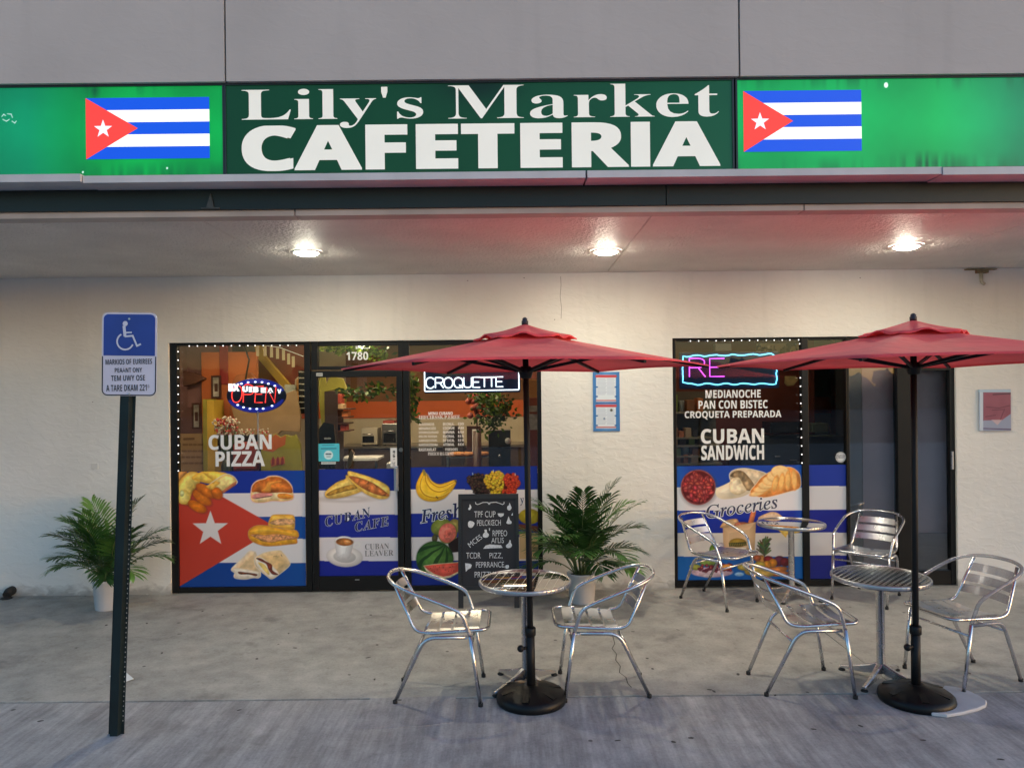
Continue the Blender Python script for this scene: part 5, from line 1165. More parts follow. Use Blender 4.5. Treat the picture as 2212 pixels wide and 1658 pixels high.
# warm ceiling lights out of view; back pair added to brighten the room
CLD = EM('ceiling_tube_dim', (1.0,.80,.55), 12.0)
CLF = EM('ceiling_tube', (1.0,.78,.50), 48.0)
k0 = None
for x, y in ((-3.2, 8.15), (-1.9, 8.3), (-.6, 8.3), (1.7, 8.15), (2.9, 8.2), (-1.9, 9.7), (-.1, 9.9)):
    if k0 is None:
        k0 = thing('ceiling_light', 'warm unseen ceiling light inside the shop', 'light', (x, y, 2.855), 0, 'ceiling lights inside the shop')
        MB().box(-.32, .32, -.15, .15, -.035, 0).build('housing', WHT, k0); MB().box(-.29, .29, -.12, .12, -.042, -.0355).build('tube', CLF, k0)
    else:
        k = copy_tree(k0); k.location = (x, y, 2.855)
        if x > 1:
            for ch in [q for q in COL.objects if q.parent == k and q.name.startswith('tube')]: ch.data = ch.data.copy(); ch.data.materials[0] = CLD
def put(px, py, Y): return at(px, py, Y)
def item(name, label, cat, mb, mats, group=None, bevel=.004):
    o = mb.build(name, mats, None, bevel); return tag(o, label, cat, group)
def pbox(mb, box, Y, d, mi=0): X0, X1, Z0, Z1 = rect(*box, Y); return mb.box(X0, X1, Y, Y+d, Z0, Z1, mi)
DKW = M('dark_wood', (.07,.025,.015), .45, 0, .3, 8); PICT = M('old_print', (.36,.34,.28), .6, 0, .5, 14); YEL = M('yellow_paint', (.52,.33,.035), .55, 0, .2, 3); OLV = M('olive_yellow', (.28,.25,.03), .55, 0, .25, 4)
BLKG = M('black_gloss', (.012,.012,.012), .2, 0, .1, 5); STL = M('steel_box', (.35,.34,.32), .3, .9, .2, 8)
# left window: orange recess wall with pictures
Y = 9.3
mb = MB(); pbox(mb, (436,760,556,1040), Y, .06); item('orange_wallboard', 'orange wall panel behind the picture frames in the left window', 'panel', mb, ORG)
mb = MB(); pbox(mb, (385,745,500,880), 9.36, .05); item('mauve_wallboard', 'dim mauve panel in the upper left corner of the left window', 'panel', mb, MAU)
mb = MB(); pbox(mb, (474,742,492,830), 9.28, .02); item('red_strip', 'dark red strip hanging high in the left window', 'banner', mb, M('dark_red', (.25,.02,.015), .6))
for bx, lab in (((456,811,476,860), 'dark framed picture left of the oval open sign'), ((414,870,433,926), 'narrow dark framed picture above the cream text board')):
    X0, X1, Z0, Z1 = rect(*bx, Y-.05); t = thing('picture_frame', lab, 'picture', ((X0+X1)/2, Y-.05, (Z0+Z1)/2), 0, 'framed pictures inside the left window'); w, h = (X1-X0)/2, (Z1-Z0)/2
    MB().box(-w,w,0,.03,h-.022,h).box(-w,w,0,.03,-h,-h+.022).box(-w,-w+.02,0,.03,-h+.0225,h-.0225).box(w-.02,w,0,.03,-h+.0225,h-.0225).build('frame', DKW, t)
    MB().box(-w+.02,w-.02,.012,.02,-h+.022,h-.022).build('print', PICT, t); MB().box(-w*.35,w*.35,.010,.0115,-h*.4,h*.3).build('motif', DKW, t)
def p_(c):
    c.fill((158,132,92)); c.mix(np.clip(c.n(60,4), 0, 1)*.3, (120,92,60)); rg = random.Random(2)
    for k, y in enumerate((960,974,987,1000)):
        x = 390+rg.uniform(0,6)
        while x < 434: w = rg.uniform(4,9); c.line([(x,y),(x+w,y)], 4.5, (112,86,54), .85); x += w+5
    c.line([(398,948),(418,947)], 5, (104,78,50))
flat('text_board', 'cream board with brown handwriting low in the left window corner', 'board', (384,936,438,1019), 8.9, (0,0,1), p_, .8, .02)
mb = MB(); pbox(mb, (438,862,447,1020), 8.85, .3); o = item('yellow_post', 'dark edged yellow post beside the cream text board', 'post', mb, OLV); mb = MB(); pbox(mb, (447.2,864,463,1020), 8.86, .3); mb.build('face', YEL, o)
# arch shaped orange cabinet with mirror and a hanging lamp
X, Z = put(522, 900, 9.2); p = [at(*q, 9.2) for q in ((492,1018),(496,880),(500,828),(510,810),(540,804),(553,815),(560,850),(562,1018))]
item('arch_cabinet', 'rounded orange cabinet behind the oval open sign', 'cabinet', MB().prism(p, 9.2, 9.28), M('burnt_orange', (.36,.10,.025), .5, 0, .15, 4))
mb = MB(); x, z = at(530, 838, 9.1); mb.lathe([(.08,0),(.10,.03),(.03,.07),(.012,.09)], (x, 9.1, z), 16); mb.tube([(x,9.1,z+.09),(x+.05,9.1,z+.35),(x-.04,9.1,z+.6)], .012, 6); mb.tube([(x,9.1,z),(x+.01,9.1,z-.2)], .016, 6); item('hanging_lamp', 'dark hanging lamp above the oval open sign', 'lamp', mb, M('dark_bronze', (.05,.025,.02), .4, .4), None, 0)
p = [at(*q, 9.5) for q in ((385,815),(400,800),(440,806),(462,818),(440,828),(415,834),(410,870),(396,872),(400,838))]
item('hanging_mushroom_shade', 'brown drooping shade hanging in the left window', 'shade', MB().prism(p, 9.24, 9.3), M('brown_cloth', (.12,.05,.03), .8, 0, .2, 5))
# rust wall with yellow diagonal beam
mb = MB(); pbox(mb, (556,742,662,900), 9.9, .05); item('rust_wallboard', 'deep red wall panel with a yellow diagonal in the left window', 'panel', mb, M('deep_red', (.22,.045,.02), .6, 0, .2, 3))
p = [at(*q, 9.8) for q in ((550,744),(566,746),(575,770),(640,846),(630,862),(596,818),(557,772))]
item('yellow_beam', 'yellow diagonal beam high in the left window', 'beam', MB().prism(p, 9.76, 9.86), YEL)
mb = MB(); P0, P1 = at(600,748,9.3), at(652,775,9.3); 
x0, z0 = at(552,747,9.2); x1, z1 = at(655,752,9.2); t = thing('pennant_string', 'string of cream paper strips hung across the left window', 'bunting', (0, 9.2, 0))
mb.tube([(x0,0,z0+.02),((x0+x1)/2,0,z0-.02),(x1,0,z1-.10)], .004, 6); mb.build('cord', PAPER, t)
k0 = None
for px, py, h in ((557,757,26),(573,757,26),(587,760,26),(600,763,26),(613,766,30),(624,775,26),(634,781,22)):
    x, z = at(px, py, 9.2); w = .018; hh = h/1600*9.2/2*.9
    if k0 is None: k0 = MB().box(-w, w, -.002, .002, -hh, hh).build('strip', M('cream_paper', (.50,.40,.24), .8), t); k0.location = (x, -.01, z)
    else: k = k0.copy(); COL.objects.link(k); k.location = (x, -.01, z)
# cup and surfboard shaped cut-outs
p = [at(*q, 9.4) for q in ((616,834),(618,830),(638,831),(641,836),(638,843),(634,900),(622,900),(618,843))]
item('cup_cutout', 'pale paper cup cut-out right of the oval open sign', 'decoration', MB().prism(p, 9.36, 9.4), M('cup_grey', (.40,.42,.34), .6))
p = [at(*q, 9.45) for q in ((641,820),(650,812),(662,806),(661,850),(655,880),(645,898),(638,898),(640,860))]
o = item('board_cutout', 'orange pointed cut-out with a pale rim, right of the paper cup', 'decoration', MB().prism(p, 9.41, 9.45), M('amber_board', (.50,.24,.05), .5)); 
mb = MB(); mb.ribbon(p, .018, 9.405, closed=True); mb.build('rim', M('pale_rim', (.55,.45,.28), .6), o)
X0, X1, Z0, Z1 = rect(645,800,661,893,9.2); t = thing('black_menu_board', 'black menu board with white lines in the left window', 'board', ((X0+X1)/2, 9.2, Z0)); MB().box(-(X1-X0)/2,(X1-X0)/2,0,.03,0,Z1-Z0).build('panel', BLKG, t)
mb = MB()
for k in range(7): mb.box(-.04, .035, -.003, -.0005, .06+k*.075, .075+k*.075)
mb.build('lettering', PICT, t)
p = [at(*q, 9.1) for q in ((498,860),(560,872),(640,842),(652,900),(650,932),(610,930),(582,954),(520,944))]
item('slanted_counter', 'tan slanted counter front below the oval open sign', 'counter', MB().prism(p, 9.05, 9.1), M('tan_counter', (.30,.19,.09), .55, 0, .15, 4))
X0, X1, Z0, Z1 = rect(465,938,566,985,9.0); t = thing('black_screen', 'black screen behind the CUBAN PIZZA lettering', 'screen', ((X0+X1)/2, 8.95, Z0)); MB().box(-(X1-X0)/2,(X1-X0)/2,0,.05,0,Z1-Z0).build('panel', BLKG, t, .004); MB().box(-.1,.1,.01,.04,-.5,-.0005).build('stand', BLKG, t)
mb = MB(); pbox(mb, (500,955,556,1020), 8.8, .25); item('red_stool_back', 'dark red rounded chair back behind the PIZZA lettering', 'seat', mb, M('dark_red_vinyl', (.26,.035,.02), .4), None, .05)
mb = MB(); pbox(mb, (553,955,564,1020), 8.9, .1); item('dark_upright', 'dark upright behind the right end of the PIZZA lettering', 'post', mb, BLKG)
# yellow display card with red bottles
p = [at(*q, 8.8) for q in ((566,1018),(566,945),(576,938),(586,944),(596,936),(606,944),(618,938),(630,942),(640,938),(650,960),(654,1018))]
o = item('yellow_display', 'yellow cardboard display with red bottle shapes in the left window', 'display', MB().prism(p, 8.76, 8.82), OLV)
mb = MB(); q = [at(*q, 8.757) for q in ((567,972),(568,946),(576,939),(586,945),(596,937),(606,945),(618,939),(616,960),(600,968),(590,976))]; mb.sheet(q, 8.757); mb.build('orange_top', M('orange_card', (.42,.10,.03), .6), o)
mb = MB(); q = [at(*q, 8.757) for q in ((584,993),(614,985),(616,1000),(586,1008))]; mb.sheet(q, 8.757); mb.build('orange_label', M('orange_card2', (.50,.16,.04), .6), o)
mb = MB()
for px in (590,600,610): q = [at(*q, 8.754) for q in ((px-3,1004),(px-3,993),(px-1,986),(px+1,986),(px+3,992),(px+3,1002))]; mb.sheet(q, 8.754)
mb.build('bottle_shapes', M('bottle_red', (.25,.02,.02), .5), o)
# flowers
rg = random.Random(6); t = thing('flower_bunch', 'bunch of red and white dried flowers below the oval open sign', 'flowers', (*[at(488,920,8.4)[0]], 8.4, at(488,920,8.4)[1]))
FM = [M('petal_white', (.60,.52,.40), .7), M('petal_red', (.45,.04,.03), .6)]
mb = MB()
for i in range(150):
    a = rg.uniform(0, 6.28); r = math.sqrt(rg.random()); x, z = r*math.cos(a)*.14, r*math.sin(a)*.11; mb.ball((x, rg.uniform(-.08,.08), z), rg.uniform(.010,.017), 6, 4, 1 if rg.random() < .38 else 0)
for i in range(70): mb.ball((.16+rg.random()*.32, rg.uniform(-.05,.05), -.07+rg.uniform(-.035,.035)), rg.uniform(.007,.012), 6, 4, 1 if rg.random() < .3 else 0)
mb.build('blossom', FM, t)
mb = MB()
for i in range(18): a = rg.uniform(-1,1); mb.tube([(0.02*a,0,-.42),(.12*a,rg.uniform(-.05,.05),.0)], .003, 5)
mb.build('stem', STEM, t); MB().lathe([(.05,-.62),(.06,-.6),(.055,-.45),(.035,-.38)], seg=16).build('vase', M('dark_vase', (.04,.05,.03), .3), t)

# door view: back counter with ovens, shelf tower, dark chair
mb = MB().box(-2.5, .6, 10.75, BKY-.022, .001, 1.20); o = item('back_counter', 'dark back counter under the cream wall behind the door', 'counter', mb, M('counter_brown', (.075,.05,.035), .5, 0, .2, 4)); MB().box(-2.52, .6, 10.72, BKY-.022, 1.2005, 1.235).build('worktop', M('worktop_steel', (.32,.29,.25), .3, .7, .2, 6), o)
def oven(box, label, mat):
    X0, X1, Z0, Z1 = rect(*box, 10.8); t = thing('toaster_oven', label, 'oven', ((X0+X1)/2, 10.8, 1.2355), 0, 'ovens on the back counter'); w = (X1-X0)/2; h = max(Z1-1.2355, .2)
    MB().box(-w,w,0,.35,.015,h).build('body', mat, t, .01); MB().box(-w*.82,w*.6,-.008,-.0005,.05,h*.55).build('glass_door', BLKG, t)
    mb = MB(); mb.tube([(-w*.75,-.03,h*.66),(w*.55,-.03,h*.66)], .008, 8); mb.build('handle', ALU, t)
    for s in (-1,1): MB().box(s*w*.8-.02,s*w*.8+.02,.05,.09,0,.0145).build('foot', RUB, t)
oven((780,924,815,945), 'pale toaster oven on the counter behind the door', M('pale_enamel', (.50,.45,.36), .35)); oven((825,914,862,947), 'dark red and black oven on the counter behind the door', STL)
mb = MB(); pbox(mb, (827,908,852,916), 10.85, .25); item('red_package', 'red package lying on the dark oven behind the door', 'package', mb, M('red_pack', (.40,.06,.035), .5))
X0, X1, Z0, Z1 = rect(702,845,729,960,9.0); t = thing('shelf_tower', 'dark narrow shelf tower with red packs behind the door', 'shelf', ((X0+X1)/2, 9.0, 0)); MB().box(-.08,.08,.0,.3,.0,Z1).build('case', M('dark_cab', (.03,.015,.012), .5), t)
for k, (py, w) in enumerate(((885,.16),(902,.14),(916,.13),(932,.14))): z = at(725,py,9.0)[1]; MB().box(.081,.081+w,-.02,.28,z,z+.015).build('shelf', DKW, t)
RP = [M('red_pack', (.40,.06,.035), .5), M('cream_pack', (.55,.36,.20), .6), M('orange_pack', (.52,.16,.05), .5)]
for k, (bx, mi, lab) in enumerate((((722,850,738,872),0,'tall red pack standing at the top of the shelf tower'), ((727,872,742,884),1,'cream pack on the uppermost shelf of the tower'), ((738,888,752,901),2,'orange pack on the second shelf of the tower'), ((735,917,748,931),0,'red pack on the lowest shelf of the tower'))):
    mb = MB(); pbox(mb, bx, 9.02, .16); item('food_pack', lab, 'pack', mb, RP[mi], 'packs on the shelf tower', .008)
p = [at(*q, 9.3) for q in ((690,820),(702,806),(706,830),(716,812),(742,818),(752,840),(748,870),(728,868),(726,842),(708,845),(708,920),(698,930),(692,880))]
item('olive_hanging', 'olive draped cloth hanging behind the top of the door glass', 'cloth', MB().prism(p, 9.26, 9.3), OLV)
t = thing('dark_apron', 'black apron hanging behind the turquoise sticker', 'apron', (at(705,950,8.6)[0], 8.6, 0)); p = [at(*q, 8.6) for q in ((690,925),(700,912),(722,916),(726,960),(724,1012),(690,1012))]; mb = MB().prism([(x-t.location.x, z) for x, z in p], -.02, .02); mb.build('cloth', BLKG, t)
mb = MB(); letter(mb, 'NOVA-ANILA', None, -.0225, 'sb', 0, frame=(at(702,946,8.6)[0]-t.location.x, at(716,946,8.6)[0]-t.location.x, at(708,948,8.6)[1], at(708,944.5,8.6)[1])); mb.build('lettering', PAPER, t)
X, Z = put(790, 985, 9.6); t = thing('serving_table', 'white topped table behind the lower part of the door glass', 'table', (at(790,985,9.4)[0], 9.4, 0)); z = at(790,987,9.4)[1]
MB().box(-.3,.18,-.15,.3,z-.03,z).build('tabletop', WHT, t)
for sx in (-.27,.15): MB().box(sx-.015,sx+.015,-.1,-.07,0,z-.0305).build('leg', STL, t)
t = thing('steel_chair', 'shiny bent steel chair back behind the door glass', 'chair', (at(757,985,9.0)[0], 9.0, 0)); z = at(757,990,9.0)[1]
mb = MB(); q = [(x-t.location.x, z_) for x, z_ in [at(*q, 9.0) for q in ((748,1008),(757,975),(760,970),(765,978),(758,1005),(752,1012))]]; mb.prism(q, -.03, .03); mb.build('backrest', STL, t)
for sx in (-.12,.1): MB().box(sx,sx+.02,0,.02,0,z-.15).build('leg', STL, t)
mb = MB(); pbox(mb, (835,1000,860,1012), 8.4, .3); mb.box(at(838,1005,8.4)[0], at(842,1005,8.4)[0], 8.45, 8.5, 0, at(838,1012,8.4)[1]); item('white_stool', 'small white stand by the lock side of the door', 'stand', mb, WHT)
# leaves added inside to stand in for foliage reflected in the glass
def ivy(label, pts, Y, n, mats, seed, spread):
    rg = random.Random(seed); t = thing('leaf_cluster', label, 'plant', (0, Y, 0), 0, 'green garlands inside the glass'); P = [Vector((at(*p, Y)[0], 0, at(*p, Y)[1])) for p in pts]
    mb = MB(); mb.tube(catmull(P, 4), .006, 5); mb.build('vine', STEM, t); C_ = catmull(P, 10); mb = MB()
    for i in range(n):
        p = rg.choice(C_)+Vector((rg.gauss(0,1)*spread, rg.uniform(-.12,.12), rg.gauss(0,1)*spread*.8)); a = Vector((rg.uniform(-1,1), rg.uniform(-.7,.7), rg.uniform(-1,.5))).normalized(); b = a.cross(Vector((rg.uniform(-.4,.4),1,rg.uniform(-.4,.4)))).normalized(); L = rg.uniform(.022,.045)
        mb.add([p-a*L, p+b*L*.45, p+a*L, p-b*L*.45], [(0,1,2,3)], rg.choice(range(len(mats))))
    mb.build('leaf', mats, t); return t
GL = [M('ivy_leaf', (.10,.17,.02), .4, 0, .3, 12, 0, 40, .5, .3), M('ivy_leaf_pale', (.20,.26,.04), .4, 0, .3, 12, 0, 40, .5, .3), M('ivy_leaf_dark', (.03,.06,.012), .5, 0, .3, 12, 0, 40, .5, .2)]
ivy('added bright green leaves standing in for a reflection above the street number', ((712,752),(735,748),(770,752),(810,762),(835,775)), 7.95, 260, GL, 3, .05)
ivy('added dark green leaves standing in for a reflection across the top of the door glass', ((735,842),(775,855),(810,838),(858,848)), 8.1, 130, [GL[2], GL[0], GL[2]], 4, .05)
ivy('added dark green leaves standing in for a reflection at the left of the croquette sign', ((888,815),(893,845),(890,872),(896,905)), 7.9, 130, [GL[2], GL[0], GL[2]], 5, .035)
GLB = EM('garland_lamp', (1,.88,.5), 90)
x, z = at(782, 747, 7.98); t = thing('bare_bulb', 'bare lit bulb among the green leaves above the street number', 'lamp', (x, 7.98, z)); mb = MB(); mb.ball((0,0,0), .035, 12, 8); mb.build('bulb', GLB, t); MB().lathe([(.016,.03),(.018,.06),(.014,.08)], seg=12).build('socket', BLK, t)

# right of the door: service counter with pastries, coffee machine, plant
mb = MB().box(-1.15, .45, 9.0, 9.5, .001, .98); o = item('service_counter', 'dark service counter under the tray of pastries', 'counter', mb, M('counter_grey', (.06,.055,.045), .5, 0, .2, 4)); MB().box(-1.18, .45, 8.97, 9.5, .9805, 1.01).build('worktop', M('worktop_dark', (.12,.10,.08), .25, .5, .2, 6), o)
X0, X1, Z0, Z1 = rect(962,975,1062,988,8.9); t = thing('pastry_tray', 'metal tray of golden pastries behind the menu lettering', 'tray', ((X0+X1)/2, 9.15, 1.0105)); w = (X1-X0)/2; hh = Z0-1.0105
MB().box(-w,w,-.14,.14,hh-.012,hh).box(-w,-w+.03,-.1,.1,0,hh-.0125).box(w-.03,w,-.1,.1,0,hh-.0125).build('tray', STL, t)
k0 = None; PAS = M('pastry_crust', (.62,.24,.06), .5, 0, .35, 20, .2, 40)
for k in range(9):
    if k0 is None:
        mb = MB(); mb.ball((0,0,0), 1, 10, 7, 0, (.075,.05,.03)); k0 = mb.build('pastry', PAS); o = k0
    else: o = k0.copy(); COL.objects.link(o)
    o.location = (t.location.x-w+.09+k*(2*w-.18)/8, 9.06+.03*(k % 2), 1.0105+hh+.029); o.rotation_euler = (0, 0, .3*(k % 3)); tag(o, 'golden oval pastry on the metal tray behind the glass', 'pastry', 'pastries on the tray')
X0, X1, Z0, Z1 = rect(1055,930,1103,1008,8.7); t = thing('coffee_machine', 'dark coffee machine behind the glass left of the umbrella pole', 'coffee machine', ((X0+X1)/2, 8.75, 0)); w = (X1-X0)/2
MB().box(-w,w,.02,.3,Z0,Z0+.22).box(-w,w,.02,.3,Z1-.2,Z1).box(-w,w,.2,.3,Z0+.2205,Z1-.2005).build('body', M('machine_dark', (.05,.045,.035), .3, .3, .2, 6), t, .01)
MB().box(-w*.9,w*.9,.1,.28,0,Z0-.0005).build('pedestal', DKW, t)
mb = MB(); mb.ball((w*.75,0,Z0+.30), .035, 10, 7); mb.build('gauge', PAPER, t); mb = MB(); mb.tube([(0,.06,Z1-.2),(0,.06,Z1-.3)], .03, 10); mb.tube([(0,.05,Z1-.27),(.0,-.06,Z1-.30)], .014, 8); mb.build('group_head', ALU, t)
x, z = at(1062, 880, 8.6); ivy('dark bushy plant with hanging leaves inside, left of the umbrella pole', ((1035,852),(1055,868),(1075,860),(1070,890),(1060,915),(1085,880),(1050,895)), 8.5, 420, [GL[2], GL[2], GL[0]], 9, .085)
t = thing('red_blooms', 'dusky red flowers beside the dark plant inside', 'flowers', (*[at(1030,885,8.7)[0]], 8.7, 0)); mb = MB(); rg = random.Random(3)
for i in range(26): x, z = at(1030+rg.gauss(0,10), 882+rg.gauss(0,14), 8.7); mb.ball((x-t.location.x, rg.uniform(-.05,.05), z), rg.uniform(.02,.04), 7, 5)
mb.build('blossom', M('dusky_red', (.30,.06,.045), .6), t); mb = MB(); zb = at(1030,930,8.7)[1]; mb.tube([(0,0,0.0),(0,0,zb)], .05, 10); mb.tube([(0,0,zb),(0,0,zb+.3)], .008, 6); mb.build('stand', DKW, t)
for bx, lab in (((1143,876,1162,889), 'pale note pinned inside at the right edge of the menu window'), ((1143,894,1162,928), 'grey sheet pinned inside below the pale note')):
    mb = MB(); pbox(mb, bx, 8.3, .004); item('pinned_note', lab, 'note', mb, PICT, None, 0)
mb = MB(); pbox(mb, (1134,820,1163,858), 8.2, .05); item('amber_wallboard', 'amber panel inside under the umbrella edge, right of the croquette sign', 'panel', mb, M('amber', (.50,.24,.06), .5)); 
mb = MB(); pbox(mb, (1140,858.5,1163,1010), 8.42, .05); item('rust_post', 'rust red panel inside at the right edge of the menu window', 'panel', mb, RUS)
X0, X1, Z0, Z1 = rect(1010,920,1037,985,9.6); t = thing('menu_stand', 'dark stand with a white strip behind the menu lettering', 'stand', ((X0+X1)/2, 9.6, 0)); MB().box(-.09,.09,0,.05,0,Z1).build('panel', DKW, t); MB().box(-.02,.06,-.004,-.0005,Z0+.03,Z1-.04).build('card', PAPER, t)
p = [at(*q, 9.9) for q in ((957,1000),(962,955),(970,945),(966,935),(980,918),(992,918),(1000,938),(1006,960),(1006,1000))]
item('grinder', 'dark coffee grinder on the service counter behind the menu lettering', 'grinder', MB().prism(p, 9.6, 9.75), M('grinder_dark', (.045,.03,.022), .4))

# right window: grocery shelves, appliances
X0, X1 = at(1464,930,8.5)[0], at(1560,930,8.5)[0]
t = thing('grocery_shelf', 'dark grocery shelf unit with pale boards behind the Spanish lettering', 'shelf', (0, 8.5, 0)); MB().box(X0-.1, X1, .26, .3, 0, 1.98).build('back', M('shelf_back', (.10,.075,.05), .7), t)
shz = []
for k, py in enumerate((889,944,961,984,1000)):
    z = at(1500, py, 8.5)[1]; shz.append(z); MB().box(X0-.1, X1-(.0 if k % 2 == 0 else .12), .0, .26, z-.02, z).build('board', M('shelf_board', (.34,.27,.18), .6, 0, .2, 5), t)
rg = random.Random(8); PK = [M('green_pack', (.16,.20,.03), .5), M('grey_can', (.25,.25,.23), .35, .5), M('brown_box', (.26,.10,.04), .6), M('orange_pack', (.52,.16,.05), .5), M('cream_pack', (.55,.36,.20), .6), M('dark_box', (.05,.035,.03), .5)]
NM = ('green', 'grey', 'brown', 'orange', 'cream', 'dark'); WHERE = ('the uppermost board', 'the second board', 'the third board', 'the fourth board', 'the lowest board')
for k, z in enumerate(shz):
    x = X0-.05
    for j in range(4 if k < 3 else 3):
        w, h = rg.uniform(.05,.09), rg.uniform(.07,.11) if k else rg.uniform(.12,.2)
        mi = (k*2+j) % 6; mb = MB()
        if mi == 1: mb.lathe([(w*.5,0),(w*.5,h),(w*.46,h+.004)], (x+w/2, 8.58, z+.0005), 16)
        else: mb.box(x, x+w, 8.52, 8.68, z+.0005, z+h)
        item('grocery_pack', f'{NM[mi]} pack on {WHERE[k]} of the grocery shelf', 'pack', mb, PK[mi], 'packs on the grocery shelf', .004); x += w+rg.uniform(.008,.04)
mb = MB(); pbox(mb, (1664,911,1732,935), 8.9, .3); mb.box(at(1660,930,8.9)[0], at(1734,930,8.9)[0], 8.85, 9.25, at(1700,938,8.9)[1]-.02, at(1700,938,8.9)[1]); item('black_appliance', 'black appliance on the dark cabinet in the right window', 'appliance', mb, BLKG, None, .02)
mb = MB().box(at(1600,960,8.9)[0], 3.5, 8.9, 9.4, .001, at(1700,938.6,8.9)[1]-.022); item('dark_cabinet', 'tall dark cabinet in the right window behind the SANDWICH lettering', 'cabinet', mb, M('dark_cab2', (.022,.02,.02), .4, 0, .2, 4))
for px, py, w in ((1680,985,.03),(1714,993,.05)):
    x, z = at(px, py, 8.89); mb = MB(); mb.box(x-w, x+w, 8.884, 8.8995, z-.008, z+.006); item('cabinet_handle', 'pale handle on the dark cabinet, %s' % ('left one' if px == 1680 else 'right one'), 'handle', mb, ALU, None, .002)
p = [at(*q, 9.0) for q in ((1694,812),(1716,812),(1722,820),(1712,832),(1700,834),(1694,828))]; item('gold_emblem', 'round gold plaque at the top right of the right window', 'plaque', MB().prism(p, 8.96, 9.0), M('dull_gold', (.42,.28,.10), .5, 0, .4, 14))
mb = MB(); pbox(mb, (1545,742,1580,758), 9.2, .1); mb2 = mb; item('pale_hanging_sheet', 'pale sheet hanging at the top middle of the right window', 'sheet', mb, M('pale_sheet', (.40,.36,.30), .7), None, .004)
def p_(c):
    c.fill((150,132,96)); n = c.n(8, 3); c.mix(np.clip((n-.5)*6, 0, 1), (40,34,30)); c.mix(np.clip((c.n(20,9)-.6)*6, 0, 1), (190,176,140))
flat('photo_collage', 'black and cream photo collage at the top right of the right window', 'picture', (1634,741,1726,764), 9.1, (0,0,1), p_, .8, .01)
mb = MB(); pbox(mb, (1754,914,1790,934), 8.7, .2); mb.box(at(1750,940,8.7)[0], at(1800,940,8.7)[0], 8.66, 8.95, at(1770,939,8.7)[1]-.02, at(1770,939,8.7)[1]-.0005); item('green_basket', 'dim green basket on a shelf in the narrow window', 'basket', mb, M('dim_green', (.05,.06,.03), .6), None, .01)
mb = MB().box(at(1746,960,8.7)[0], 3.92, 8.72, 9.2, .001, at(1770,942,8.7)[1]); item('black_cabinet', 'black cabinet in the narrow window above the plain stripes', 'cabinet', mb, M('black_cab', (.012,.012,.013), .5))

# ------------------------------------------------------------ lit signs behind the glass
NY = 7.60
def neon(mb, pts, r, n=8, closed=False, mi=0): mb.tube([(x, y, z) for x, y, z in pts], r, n, closed, mi)
GLY = {'C': [[(1,.82),(.8,.97),(.5,1),(.2,.92),(.03,.7),(0,.5),(.03,.3),(.2,.08),(.5,0),(.8,.03),(1,.18)]], 'R': [[(0,0),(0,1)],[(0,1),(.6,1),(.9,.9),(.95,.75),(.85,.58),(.6,.5),(0,.5)],[(.55,.5),(1,0)]],
       'O': [[(.5,1),(.15,.88),(0,.5),(.15,.12),(.5,0),(.85,.12),(1,.5),(.85,.88),(.5,1)]], 'Q': [[(.5,1),(.15,.88),(0,.5),(.15,.12),(.5,0),(.85,.12),(1,.5),(.85,.88),(.5,1)],[(.6,.28),(1,-.03)]],
       'U': [[(0,1),(0,.35),(.1,.1),(.5,0),(.9,.1),(1,.35),(1,1)]], 'E': [[(1,1),(0,1),(0,0),(1,0)],[(0,.52),(.85,.52)]], 'T': [[(0,1),(1,1)],[(.5,1),(.5,0)]], 'P': [[(0,0),(.0,1),(.7,1),(.95,.85),(.95,.62),(.7,.48),(0,.48)]], 'N': [[(0,0),(0,1),(1,0),(1,1)]]}
def smooth2(p): return catmull([(a,0,b) for a,b in p], 4) if len(p) > 4 else [Vector((a,0,b)) for a,b in p]
def neon_word(mb, rows, Y, r, T, slant=0):
    for ch, x0, y0, x1, y1 in rows:
        A, Bq = at(T[0]+x0*T[2], T[1]+y1*T[2], Y), at(T[0]+x1*T[2], T[1]+y0*T[2], Y)
        for st in GLY[ch]: neon(mb, [(A[0]+(p.x+slant*p.z)*(Bq[0]-A[0]), Y, A[1]+p.z*(Bq[1]-A[1])) for p in smooth2(st)], r)
TC = (1030/1.1831, 930/1.1831, 1/(5.92*1.1831))
NW = EM('neon_white', (.80,.93,1.0), 2.6); NB_ = M('sign_panel_navy', (.010,.016,.055), .35)
X0, X1, Z0, Z1 = rect(917, 795, 1124, 848, NY+.02)
t = thing('neon_sign', 'white neon CROQUETTE sign on a dark blue panel', 'neon sign', ((X0+X1)/2, NY, Z0)); o = MB().box(X0, X1, NY+.016, NY+.034, Z0, Z1).build('panel', NB_, None, .004); adopt(o, t)
mb = MB(); rows = [('C',348,205,465,365),('R',490,205,612,362),('O',620,203,752,362),('Q',770,203,905,358),('U',920,200,1035,355),('E',1058,197,1165,352),('T',1172,200,1290,348),('T',1280,198,1400,345),('E',1408,193,1515,342)]
neon_word(mb, rows, NY, .0062, TC); adopt(mb.build('tube_lettering', NW), t)
mb = MB(); q = [at(TC[0]+x*TC[2], TC[1]+y*TC[2], NY) for x, y in ((325,40),(328,412),(1755,388),(1750,40))]
neon(mb, fillet([(x, NY, z) for x, z in q], .012), .0058); adopt(mb.build('tube_border', NW), t)
TRr = (1710/1.1831, 850/1.1831, 1/(4.605*1.1831)); NC, NP = EM('neon_cyan', (.16,.66,1.0), 3.2), EM('neon_pink', (.85,.10,.95), 2.6)
X0, X1, Z0, Z1 = rect(1467, 760, 1683, 839, NY+.02)
t = thing('neon_sign', 'pink RE neon sign with a wavy cyan border', 'neon sign', ((X0+X1)/2, NY, Z0)); adopt(MB().box(X0, X1, NY+.016, NY+.034, Z0, Z1).build('panel', NB_, None, .004), t)
